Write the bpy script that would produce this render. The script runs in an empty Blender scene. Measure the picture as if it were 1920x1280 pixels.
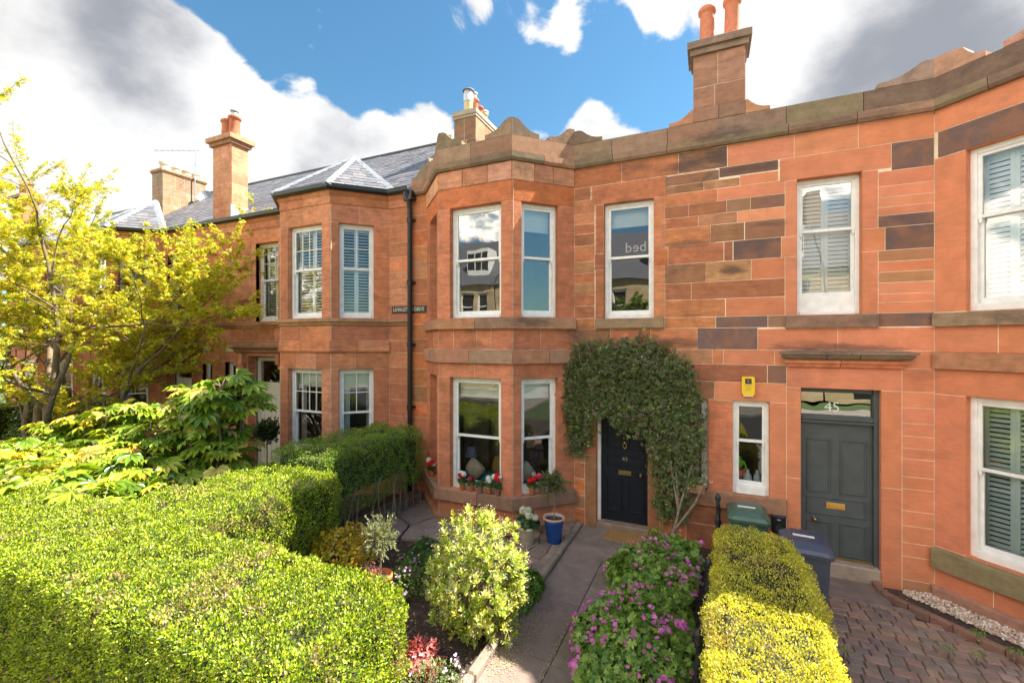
import bpy, math, random
import numpy as np
from mathutils import Vector, noise as mnoise
random.seed(7); RNG = np.random.default_rng(11)
R = math.radians
scene = bpy.context.scene
COL = scene.collection

# ------------------------------------------------------------------ camera
cam_d = bpy.data.cameras.new("camera"); cam = bpy.data.objects.new("camera", cam_d); COL.objects.link(cam)
cam.location = (0, 0, 3.37); cam.rotation_euler = (R(90), 0, R(24))
cam_d.sensor_width = 36; cam_d.lens = 830 / 1920 * 36; cam_d.clip_start = 0.1; cam_d.clip_end = 3000
scene.camera = cam
# ------------------------------------------------------------------ light
SUN_AZ, SUN_EL = 35, 49.5
sunv = Vector((math.cos(R(SUN_AZ)) * math.cos(R(SUN_EL)), math.sin(R(SUN_AZ)) * math.cos(R(SUN_EL)), math.sin(R(SUN_EL))))
sd = bpy.data.lights.new("sun", 'SUN'); sd.energy = 5.0; sd.angle = R(0.5); sd.color = (1, .93, .80)
so = bpy.data.objects.new("sun", sd); so.rotation_euler = sunv.to_track_quat('Z', 'Y').to_euler(); so.location = (20, 20, 30); COL.objects.link(so)
scene.view_settings.view_transform = 'Standard'; scene.view_settings.look = 'None'
scene.view_settings.gamma = 1; scene.view_settings.exposure = 1.92
scene.cycles.max_bounces = 7; scene.cycles.transparent_max_bounces = 12
scene.cycles.sample_clamp_indirect = 6

# ------------------------------------------------------------------ world: sky with clouds
world = bpy.data.worlds.new("World"); scene.world = world; world.use_nodes = True
wt = world.node_tree; wt.nodes.clear()
def N(t, ty, **kw):
    n = t.nodes.new(ty)
    for k, v in kw.items(): setattr(n, k, v)
    return n
def L(t, a, b): t.links.new(a, b)
def build_world():
    t = wt
    out = N(t, 'ShaderNodeOutputWorld'); mix = N(t, 'ShaderNodeMixShader')
    sky = N(t, 'ShaderNodeTexSky'); sky.sky_type = 'NISHITA'; sky.sun_disc = False
    sky.sun_elevation = R(SUN_EL); sky.sun_rotation = R(90 - SUN_AZ); sky.air_density = 1.3; sky.ozone_density = 2.2; sky.dust_density = .3
    b1 = N(t, 'ShaderNodeBackground'); b1.inputs[1].default_value = 0.05
    tint = N(t, 'ShaderNodeMix', data_type='RGBA', blend_type='MULTIPLY'); tint.inputs[0].default_value = 1
    tint.inputs[7].default_value = (.56, .88, .96, 1)
    L(t, sky.outputs[0], tint.inputs[6]); L(t, tint.outputs[2], b1.inputs[0])
    tc = N(t, 'ShaderNodeTexCoord')
    nrm = N(t, 'ShaderNodeVectorMath', operation='NORMALIZE'); L(t, tc.outputs['Generated'], nrm.inputs[0])
    stretch = N(t, 'ShaderNodeVectorMath', operation='MULTIPLY'); stretch.inputs[1].default_value = (1, 1, 1.5); L(t, nrm.outputs[0], stretch.inputs[0])
    n1 = N(t, 'ShaderNodeTexNoise'); n1.inputs['Scale'].default_value = 5.5; n1.inputs['Detail'].default_value = 12; n1.inputs['Roughness'].default_value = .6; n1.inputs['Distortion'].default_value = .25
    n2 = N(t, 'ShaderNodeTexNoise'); n2.inputs['Scale'].default_value = 7; n2.inputs['Detail'].default_value = 9; n2.inputs['Roughness'].default_value = .55
    off = N(t, 'ShaderNodeVectorMath', operation='ADD'); off.inputs[1].default_value = (3.1, 1.7, 5.2); L(t, stretch.outputs[0], off.inputs[0])
    L(t, off.outputs[0], n1.inputs['Vector']); L(t, stretch.outputs[0], n2.inputs['Vector'])
    def skydir(u, v):
        A = R(24); k = (u - 960) / 830; w = (640 - v) / 830
        return Vector((-math.sin(A) + k * math.cos(A), math.cos(A) + k * math.sin(A), w)).normalized()
    def field(start, blobs):
        cur = start
        for (u, v, r0, w) in blobs:
            d = N(t, 'ShaderNodeVectorMath', operation='DOT_PRODUCT'); L(t, nrm.outputs[0], d.inputs[0]); d.inputs[1].default_value = skydir(u, v)
            m = N(t, 'ShaderNodeMapRange', interpolation_type='SMOOTHSTEP'); L(t, d.outputs['Value'], m.inputs[0])
            m.inputs[1].default_value = math.cos(R(r0)); m.inputs[2].default_value = math.cos(R(r0 * .15)); m.inputs[3].default_value = 0; m.inputs[4].default_value = w
            a = N(t, 'ShaderNodeMath', operation='ADD'); L(t, cur, a.inputs[0]); L(t, m.outputs[0], a.inputs[1]); cur = a.outputs[0]
        return cur
    gain = N(t, 'ShaderNodeMapRange', clamp=False); L(t, n1.outputs['Fac'], gain.inputs[0]); gain.inputs[1].default_value = .2; gain.inputs[2].default_value = .8; gain.inputs[3].default_value = -.10; gain.inputs[4].default_value = .84
    bd = N(t, 'ShaderNodeVectorMath', operation='DOT_PRODUCT'); L(t, nrm.outputs[0], bd.inputs[0]); bd.inputs[1].default_value = (-.35, -.93, 0.1)
    rear = N(t, 'ShaderNodeMapRange'); L(t, bd.outputs['Value'], rear.inputs[0]); rear.inputs[1].default_value = .0; rear.inputs[2].default_value = .6; rear.inputs[3].default_value = 0; rear.inputs[4].default_value = .20
    gr0 = N(t, 'ShaderNodeMath', operation='ADD'); L(t, gain.outputs[0], gr0.inputs[0]); L(t, rear.outputs[0], gr0.inputs[1])
    dens = field(gr0.outputs[0], [
        (40, 130, 20, .36), (200, 180, 14, .34), (310, 290, 15, .40), (440, 250, 13, .44), (580, 300, 12, .46), (700, 310, 11, .46), (810, 300, 9, .42), (620, 240, 6, .2), (0, 330, 18, .3), (120, 300, 12, .3), (380, 160, 7, .22),
        (625, 62, 4.5, .56), (550, 115, 3.5, .46), (515, 50, 3, .32), (850, 18, 5, .46), (950, 15, 4.5, .4), (1052, 55, 7, .44), (1215, 55, 7.5, .46), (900, 30, 4, .2), (1135, 75, 4, -.35), (1040, 150, 5, -.35), (1200, 150, 6, -.3), (480, 75, 6, -.35), (600, 170, 6, -.42), (720, 150, 8, -.25), (700, 40, 6, -.25), (1180, 255, 8, .46), (1050, 250, 7, .42), (500, 120, 6, -.16), (900, 200, 6, -.15),
        (1450, 120, 7.5, .46), (1400, 40, 6, .34), (1560, 70, 10, .46), (1740, 90, 15, .50), (1900, 100, 15, .46), (1650, -200, 20, .2),
        (740, 120, 14, -.12), (300, 30, 5, -.2), (430, 30, 8, -.22), (960, 170, 9, -.16), (1260, 200, 6, -.25), (1480, 205, 4, -.2), (1135, 30, 4, -.3), (1300, 120, 4.5, -.3), (1000, 0, 3, -.2), (1320, 20, 3, -.2), (700, -150, 22, -.2), (1150, 150, 6, -.2)])
    ramp = N(t, 'ShaderNodeMapRange', interpolation_type='SMOOTHSTEP'); L(t, dens, ramp.inputs[0])
    ramp.inputs[1].default_value = .53; ramp.inputs[2].default_value = .72
    g2 = N(t, 'ShaderNodeMapRange', clamp=False); L(t, n2.outputs['Fac'], g2.inputs[0]); g2.inputs[1].default_value = .2; g2.inputs[2].default_value = .8; g2.inputs[3].default_value = .1; g2.inputs[4].default_value = .9
    grey = field(g2.outputs[0], [(150, 100, 14, .32), (330, 130, 9, .2), (60, 190, 10, .2), (600, 280, 7, .2), (1790, 110, 17, .34), (1650, 160, 10, .2), (1880, 30, 12, .12), (320, 320, 12, -.3), (100, 320, 12, -.35), (480, 180, 8, -.25), (1440, 80, 9, -.35), (20, 30, 7, -.25), (1050, 50, 8, -.3), (1200, 60, 8, -.3)])
    gr = N(t, 'ShaderNodeMapRange', interpolation_type='SMOOTHSTEP'); L(t, grey, gr.inputs[0]); gr.inputs[1].default_value = .38; gr.inputs[2].default_value = 1.25
    # clouds behind the camera, brightened to throw fill light on the shaded facade
    br = N(t, 'ShaderNodeMapRange'); L(t, bd.outputs['Value'], br.inputs[0]); br.inputs[1].default_value = .1; br.inputs[2].default_value = .7; br.inputs[3].default_value = .285; br.inputs[4].default_value = 2.2
    cm = N(t, 'ShaderNodeMix', data_type='RGBA'); L(t, gr.outputs[0], cm.inputs[0]); cm.inputs[6].default_value = (1, 1, 1, 1); cm.inputs[7].default_value = (.36, .38, .43, 1)
    wm = N(t, 'ShaderNodeMix', data_type='RGBA', blend_type='MULTIPLY'); L(t, bd.outputs['Value'], wm.inputs[0]); L(t, cm.outputs[2], wm.inputs[6]); wm.inputs[7].default_value = (1, .86, .70, 1)  # rear clouds tinted warm so the fill on the shaded stone is less blue
    b2 = N(t, 'ShaderNodeBackground'); L(t, wm.outputs[2], b2.inputs[0]); L(t, br.outputs[0], b2.inputs[1])
    L(t, ramp.outputs[0], mix.inputs[0]); L(t, b1.outputs[0], mix.inputs[1]); L(t, b2.outputs[0], mix.inputs[2]); L(t, mix.outputs[0], out.inputs[0])
build_world()

# ------------------------------------------------------------------ materials
def newmat(name):
    m = bpy.data.materials.new(name); m.use_nodes = True; t = m.node_tree; b = t.nodes['Principled BSDF']; return m, t, b
def simple(name, col, rough=.6, metal=0, var=.12, scale=8, bump=0, spec=.5, bscale=None, coord='Object'):
    m, t, b = newmat(name)
    b.inputs['Roughness'].default_value = rough; b.inputs['Metallic'].default_value = metal; b.inputs['Specular IOR Level'].default_value = spec
    geo = N(t, 'ShaderNodeNewGeometry'); nz = N(t, 'ShaderNodeTexNoise'); nz.inputs['Scale'].default_value = scale; nz.inputs['Detail'].default_value = 6; L(t, geo.outputs['Position'], nz.inputs['Vector'])
    mr = N(t, 'ShaderNodeMapRange'); L(t, nz.outputs[0], mr.inputs[0]); mr.inputs[1].default_value = .3; mr.inputs[2].default_value = .7; mr.inputs[3].default_value = 1 - var; mr.inputs[4].default_value = 1 + var
    mx = N(t, 'ShaderNodeMix', data_type='RGBA', blend_type='MULTIPLY'); mx.inputs[0].default_value = 1; mx.inputs[6].default_value = (*col, 1); L(t, mr.outputs[0], mx.inputs[7]); L(t, mx.outputs[2], b.inputs['Base Color'])
    if bump:
        n3 = N(t, 'ShaderNodeTexNoise'); n3.inputs['Scale'].default_value = bscale or scale * 4; n3.inputs['Detail'].default_value = 4; L(t, geo.outputs['Position'], n3.inputs['Vector'])
        bp = N(t, 'ShaderNodeBump'); bp.inputs['Strength'].default_value = bump; bp.inputs['Distance'].default_value = .01; L(t, n3.outputs[0], bp.inputs['Height']); L(t, bp.outputs[0], b.inputs['Normal'])
    return m
def attr_mat(name, rough=.9, stain=.0, band=.0, patina=0, spots=(), var=.15, scale=5, bump=.4, bscale=40, lichen=0, stain_col=(.09, .06, .05), metal=0, spec=.3):
    """colour from the 'col' attribute, modulated by noise, bands and stains with a shape of their own"""
    m, t, b = newmat(name); b.inputs['Roughness'].default_value = rough; b.inputs['Specular IOR Level'].default_value = spec; b.inputs['Metallic'].default_value = metal
    at = N(t, 'ShaderNodeAttribute', attribute_name='col'); geo = N(t, 'ShaderNodeNewGeometry')
    nz = N(t, 'ShaderNodeTexNoise'); nz.inputs['Scale'].default_value = scale; nz.inputs['Detail'].default_value = 8; nz.inputs['Roughness'].default_value = .65; L(t, geo.outputs['Position'], nz.inputs['Vector'])
    mr = N(t, 'ShaderNodeMapRange'); L(t, nz.outputs[0], mr.inputs[0]); mr.inputs[1].default_value = .3; mr.inputs[2].default_value = .7; mr.inputs[3].default_value = 1 - var; mr.inputs[4].default_value = 1 + var
    mx = N(t, 'ShaderNodeMix', data_type='RGBA', blend_type='MULTIPLY'); mx.inputs[0].default_value = 1; L(t, at.outputs['Color'], mx.inputs[6]); L(t, mr.outputs[0], mx.inputs[7]); cur = mx.outputs[2]
    if band:
        mp = N(t, 'ShaderNodeMapping'); mp.inputs['Scale'].default_value = (1.6, 1.6, 10); L(t, geo.outputs['Position'], mp.inputs[0])
        nb = N(t, 'ShaderNodeTexNoise'); nb.inputs['Scale'].default_value = 1.6; nb.inputs['Detail'].default_value = 6; nb.inputs['Distortion'].default_value = 1.4; L(t, mp.outputs[0], nb.inputs['Vector'])
        m2 = N(t, 'ShaderNodeMapRange'); L(t, nb.outputs[0], m2.inputs[0]); m2.inputs[1].default_value = .35; m2.inputs[2].default_value = .7; m2.inputs[3].default_value = 1 + band * .5; m2.inputs[4].default_value = 1 - band
        x2 = N(t, 'ShaderNodeMix', data_type='RGBA', blend_type='MULTIPLY'); x2.inputs[0].default_value = 1; L(t, cur, x2.inputs[6]); L(t, m2.outputs[0], x2.inputs[7]); cur = x2.outputs[2]
    if patina:                                                   # iron-brown mottling, strongest on the dark replaced stones
        sep = N(t, 'ShaderNodeSeparateColor'); L(t, at.outputs['Color'], sep.inputs[0])
        dk = N(t, 'ShaderNodeMapRange'); L(t, sep.outputs[0], dk.inputs[0]); dk.inputs[1].default_value = .12; dk.inputs[2].default_value = .42; dk.inputs[3].default_value = 1.0; dk.inputs[4].default_value = .32
        np_ = N(t, 'ShaderNodeTexNoise'); np_.inputs['Scale'].default_value = 3.1; np_.inputs['Detail'].default_value = 7; np_.inputs['Roughness'].default_value = .62; np_.inputs['Distortion'].default_value = .8; L(t, geo.outputs['Position'], np_.inputs['Vector'])
        pm = N(t, 'ShaderNodeMapRange', interpolation_type='SMOOTHSTEP'); L(t, np_.outputs[0], pm.inputs[0]); pm.inputs[1].default_value = .42; pm.inputs[2].default_value = .66; pm.inputs[3].default_value = 0; pm.inputs[4].default_value = patina
        mm = N(t, 'ShaderNodeMath', operation='MULTIPLY'); L(t, dk.outputs[0], mm.inputs[0]); L(t, pm.outputs[0], mm.inputs[1])
        xp = N(t, 'ShaderNodeMix', data_type='RGBA'); L(t, mm.outputs[0], xp.inputs[0]); L(t, cur, xp.inputs[6]); xp.inputs[7].default_value = (.36, .15, .065, 1); cur = xp.outputs[2]
    if stain:
        mp = N(t, 'ShaderNodeMapping'); mp.inputs['Scale'].default_value = (1, 1, 1.7); mp.inputs['Location'].default_value = (4.3, 0, 1.1); L(t, geo.outputs['Position'], mp.inputs[0])
        ns = N(t, 'ShaderNodeTexNoise'); ns.inputs['Scale'].default_value = 1.7; ns.inputs['Detail'].default_value = 9; ns.inputs['Roughness'].default_value = .7; L(t, mp.outputs[0], ns.inputs['Vector'])
        m3 = N(t, 'ShaderNodeMapRange'); L(t, ns.outputs[0], m3.inputs[0]); m3.inputs[1].default_value = .54; m3.inputs[2].default_value = .74; m3.inputs[3].default_value = 0; m3.inputs[4].default_value = stain
        x3 = N(t, 'ShaderNodeMix', data_type='RGBA'); L(t, m3.outputs[0], x3.inputs[0]); L(t, cur, x3.inputs[6]); x3.inputs[7].default_value = (*stain_col, 1); cur = x3.outputs[2]
    if spots:                                                    # soot and weather marks where the photo has them
        sx = N(t, 'ShaderNodeSeparateXYZ'); L(t, geo.outputs['Position'], sx.inputs[0])
        mp = N(t, 'ShaderNodeMapping'); mp.inputs['Scale'].default_value = (1.4, 1.4, 5.5); L(t, geo.outputs['Position'], mp.inputs[0])
        nn = N(t, 'ShaderNodeTexNoise'); nn.inputs['Scale'].default_value = 3.2; nn.inputs['Detail'].default_value = 7; nn.inputs['Roughness'].default_value = .65; L(t, mp.outputs[0], nn.inputs['Vector'])
        for (px, pz, rx, rz, k) in spots:
            def lin(src, c, r):
                a = N(t, 'ShaderNodeMath', operation='SUBTRACT'); L(t, src, a.inputs[0]); a.inputs[1].default_value = c
                b_ = N(t, 'ShaderNodeMath', operation='DIVIDE'); L(t, a.outputs[0], b_.inputs[0]); b_.inputs[1].default_value = r
                c_ = N(t, 'ShaderNodeMath', operation='MULTIPLY'); L(t, b_.outputs[0], c_.inputs[0]); L(t, b_.outputs[0], c_.inputs[1]); return c_.outputs[0]
            ad = N(t, 'ShaderNodeMath', operation='ADD'); L(t, lin(sx.outputs[0], px, rx), ad.inputs[0]); L(t, lin(sx.outputs[2], pz, rz), ad.inputs[1])
            md = N(t, 'ShaderNodeMath', operation='MULTIPLY_ADD'); L(t, nn.outputs[0], md.inputs[0]); md.inputs[1].default_value = -3.2; L(t, ad.outputs[0], md.inputs[2])
            rg = N(t, 'ShaderNodeMapRange', interpolation_type='SMOOTHSTEP'); L(t, md.outputs[0], rg.inputs[0]); rg.inputs[1].default_value = -1.7; rg.inputs[2].default_value = -.3; rg.inputs[3].default_value = k; rg.inputs[4].default_value = 0
            xs = N(t, 'ShaderNodeMix', data_type='RGBA'); L(t, rg.outputs[0], xs.inputs[0]); L(t, cur, xs.inputs[6]); xs.inputs[7].default_value = (*stain_col, 1); cur = xs.outputs[2]
    if lichen:
        nl = N(t, 'ShaderNodeTexNoise'); nl.inputs['Scale'].default_value = 22; nl.inputs['Detail'].default_value = 5; nl.inputs['Roughness'].default_value = .8; L(t, geo.outputs['Position'], nl.inputs['Vector'])
        m4 = N(t, 'ShaderNodeMapRange'); L(t, nl.outputs[0], m4.inputs[0]); m4.inputs[1].default_value = .58; m4.inputs[2].default_value = .66; m4.inputs[3].default_value = 0; m4.inputs[4].default_value = lichen
        x4 = N(t, 'ShaderNodeMix', data_type='RGBA'); L(t, m4.outputs[0], x4.inputs[0]); L(t, cur, x4.inputs[6]); x4.inputs[7].default_value = (.42, .38, .26, 1); cur = x4.outputs[2]
    L(t, cur, b.inputs['Base Color'])
    n3 = N(t, 'ShaderNodeTexNoise'); n3.inputs['Scale'].default_value = bscale; n3.inputs['Detail'].default_value = 6; L(t, geo.outputs['Position'], n3.inputs['Vector'])
    bp = N(t, 'ShaderNodeBump'); bp.inputs['Strength'].default_value = bump; bp.inputs['Distance'].default_value = .008; L(t, n3.outputs[0], bp.inputs['Height']); L(t, bp.outputs[0], b.inputs['Normal'])
    return m
def leaf_mat(name, rough=.40, trans=.36, tint=(1.25, 1.2, .5), spec=.5):
    m, t, b = newmat(name); out = t.nodes['Material Output']
    at = N(t, 'ShaderNodeAttribute', attribute_name='col'); L(t, at.outputs['Color'], b.inputs['Base Color'])
    b.inputs['Roughness'].default_value = rough; b.inputs['Specular IOR Level'].default_value = spec
    tr = N(t, 'ShaderNodeBsdfTranslucent'); mx = N(t, 'ShaderNodeMix', data_type='RGBA', blend_type='MULTIPLY'); mx.inputs[0].default_value = 1
    L(t, at.outputs['Color'], mx.inputs[6]); mx.inputs[7].default_value = (*tint, 1); L(t, mx.outputs[2], tr.inputs[0])
    ms = N(t, 'ShaderNodeMixShader'); ms.inputs[0].default_value = trans; L(t, b.outputs[0], ms.inputs[1]); L(t, tr.outputs[0], ms.inputs[2]); L(t, ms.outputs[0], out.inputs[0])
    return m
def glass_mat(name, base=.16, rough=.0, wob=.03, tint=(.92, .95, .94)):
    m, t, b = newmat(name); out = t.nodes['Material Output']; t.nodes.remove(b)
    gl = N(t, 'ShaderNodeBsdfGlossy'); gl.inputs['Roughness'].default_value = rough; gl.inputs['Color'].default_value = (1, 1, 1, 1)
    tr = N(t, 'ShaderNodeBsdfTransparent'); tr.inputs[0].default_value = (*tint, 1)
    fr = N(t, 'ShaderNodeFresnel'); fr.inputs[0].default_value = 1.5
    ad = N(t, 'ShaderNodeMath', operation='ADD', use_clamp=True); L(t, fr.outputs[0], ad.inputs[0]); ad.inputs[1].default_value = base
    geo = N(t, 'ShaderNodeNewGeometry'); nz = N(t, 'ShaderNodeTexNoise'); nz.inputs['Scale'].default_value = 2.2; nz.inputs['Detail'].default_value = 1; L(t, geo.outputs['Position'], nz.inputs['Vector'])
    bp = N(t, 'ShaderNodeBump'); bp.inputs['Strength'].default_value = wob; bp.inputs['Distance'].default_value = .1; L(t, nz.outputs[0], bp.inputs['Height']); L(t, bp.outputs[0], gl.inputs['Normal'])
    ms = N(t, 'ShaderNodeMixShader'); L(t, ad.outputs[0], ms.inputs[0]); L(t, tr.outputs[0], ms.inputs[1]); L(t, gl.outputs[0], ms.inputs[2]); L(t, ms.outputs[0], out.inputs[0])
    return m

M = dict(
    stone=attr_mat('sandstone', rough=.92, stain=.50, band=.20, patina=.9, var=.22, scale=6, bump=.8, bscale=38, spots=((.25, 6.38, .55, .17, .9), (-.45, 6.30, .3, .10, .7), (.34, 4.52, .22, .09, .8), (-.35, 5.0, .4, .08, .45), (-1.2, 6.4, .3, .1, .5), (-3.9, 3.3, .35, .1, .4), (-2.2, 3.5, .25, .2, .5), (-.6, 3.35, .7, .1, .6))),
    stone_new=attr_mat('cleaned_sandstone', rough=.9, stain=.24, band=.07, patina=.55, var=.12, scale=4, bump=.5, bscale=45, spots=((1.8, 3.27, .85, .07, .6), (.62, 6.12, .4, .07, .7), (1.3, 3.3, .5, .09, .35), (2.7, 2.9, .2, .1, .3), (.85, 5.2, .3, .05, .6))),
    trim=attr_mat('weathered_sandstone', rough=.93, stain=.42, spots=((.2, 6.72, .6, .14, .7), (1.9, 6.6, .8, .08, .5), (-2.9, 3.7, .35, .12, .7), (2.4, 3.68, .5, .1, .5), (3.6, 3.66, .5, .08, .6)), band=.1, var=.22, scale=7, bump=.6, bscale=50, lichen=.14),
    slate=attr_mat('slate', rough=.48, var=.3, scale=9, stain=.35, stain_col=(.26, .25, .20), bump=.5, bscale=60, spec=.5),
    lead=simple('lead', (.25, .27, .30), .5, 0, .2, 6, .2),
    terracotta=attr_mat('terracotta', rough=.8, var=.2, scale=12, bump=.2, stain=.0),
    white=simple('white_paint', (.80, .79, .76), .42, 0, .09, 9, .15),
    cream=simple('cream_paint', (.62, .60, .48), .4, 0, .04, 5, .06),
    shutter=simple('shutter_paint', (.88, .89, .88), .45, 0, .03, 5),
    sage=simple('sage_shutter_paint', (.55, .64, .62), .45, 0, .03, 5),
    glass=glass_mat('window_glass', .055), glass_hi=glass_mat('double_glazed_glass', .17, wob=.015), glass_old=glass_mat('old_wavy_glass', .26, wob=.025),
    glass_shut=glass_mat('shuttered_glass', .07),
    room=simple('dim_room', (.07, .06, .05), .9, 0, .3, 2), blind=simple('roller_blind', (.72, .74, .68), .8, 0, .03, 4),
    curtain=simple('net_curtain', (.62, .60, .60), .9, 0, .08, 6),
    black=simple('black_paint', (.016, .016, .018), .35, 0, .1, 20, .15), navy=simple('navy_door_paint', (.010, .014, .022), .45, 0, .2, 10, .05, spec=.25),
    grey=simple('grey_door_paint', (.068, .080, .082), .42, 0, .12, 7, .08, spec=.35), brass=simple('brass', (.70, .48, .14), .28, 1, .12, 30),
    brass_dull=simple('tarnished_brass', (.34, .26, .12), .4, 1, .2, 40), steel=simple('galvanised_steel', (.55, .57, .58), .35, 1, .15, 20),
    iron=simple('cast_iron', (.022, .024, .030), .45, 0, .2, 30, .3),
    soil=simple('soil', (.060, .040, .028), .95, 0, .45, 18, 1.0, bscale=60), concrete=attr_mat('worn_paving', rough=.85, var=.22, scale=6, bump=.5, stain=.35, stain_col=(.05, .042, .036)),
    bark=simple('bark', (.16, .12, .075), .9, 0, .35, 12, .8), stem=simple('stem', (.22, .17, .11), .85, 0, .3, 20, .3), twig=simple('hedge_gap_shade', (.030, .032, .014), .95, 0, .4, 14, .8),
    leaf=leaf_mat('leaf'), leaf_gloss=leaf_mat('glossy_leaf', .24, .3), petal=leaf_mat('petal', .6, .35, (1, 1, 1)),
    blueglaze=simple('blue_glaze', (.012, .07, .30), .18, 0, .12, 6), pale_pot=simple('pale_stone_pot', (.50, .43, .32), .8, 0, .2, 14, .3),
    coir=simple('coir', (.36, .20, .06), 1, 0, .25, 60, 1.0), bin_green=simple('green_plastic', (.06, .12, .085), .42, 0, .08, 10), bin_blue=simple('slate_blue_plastic', (.055, .065, .10), .42, 0, .08, 10),
    yellow=simple('yellow_plastic', (.85, .55, .02), .35, 0, .04, 10), paper=simple('white_label', (.75, .75, .75), .6, 0, .04, 10), dark_print=simple('dark_print', (.03, .03, .03), .6),
    gold_print=simple('dull_gilt', (.30, .25, .15), .5), pale_print=simple('pale_lettering', (.62, .66, .58), .5), rubber=simple('rubber', (.02, .02, .02), .8),
    asphalt=simple('asphalt', (.05, .05, .052), .9, 0, .2, 30, .6), gravel=attr_mat('gravel', rough=.8, var=.1, bump=.2),
    teal=simple('teal_fabric', (.03, .22, .24), .9, 0, .1, 20, .2), linen=simple('linen', (.5, .45, .36), .9, 0, .1, 20, .2), lampblue=simple('lampshade', (.16, .20, .32), .8, 0, .1, 20),
    poly=simple('milky_plastic', (.5, .58, .66), .3, 0, .05, 8), pinkplastic=simple('pink_plastic', (.62, .17, .12), .4), lime=simple('lime_plastic', (.22, .65, .03), .4),
    grass=simple('lawn', (.06, .10, .03), .9, 0, .3, 8, .6),
)

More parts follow.
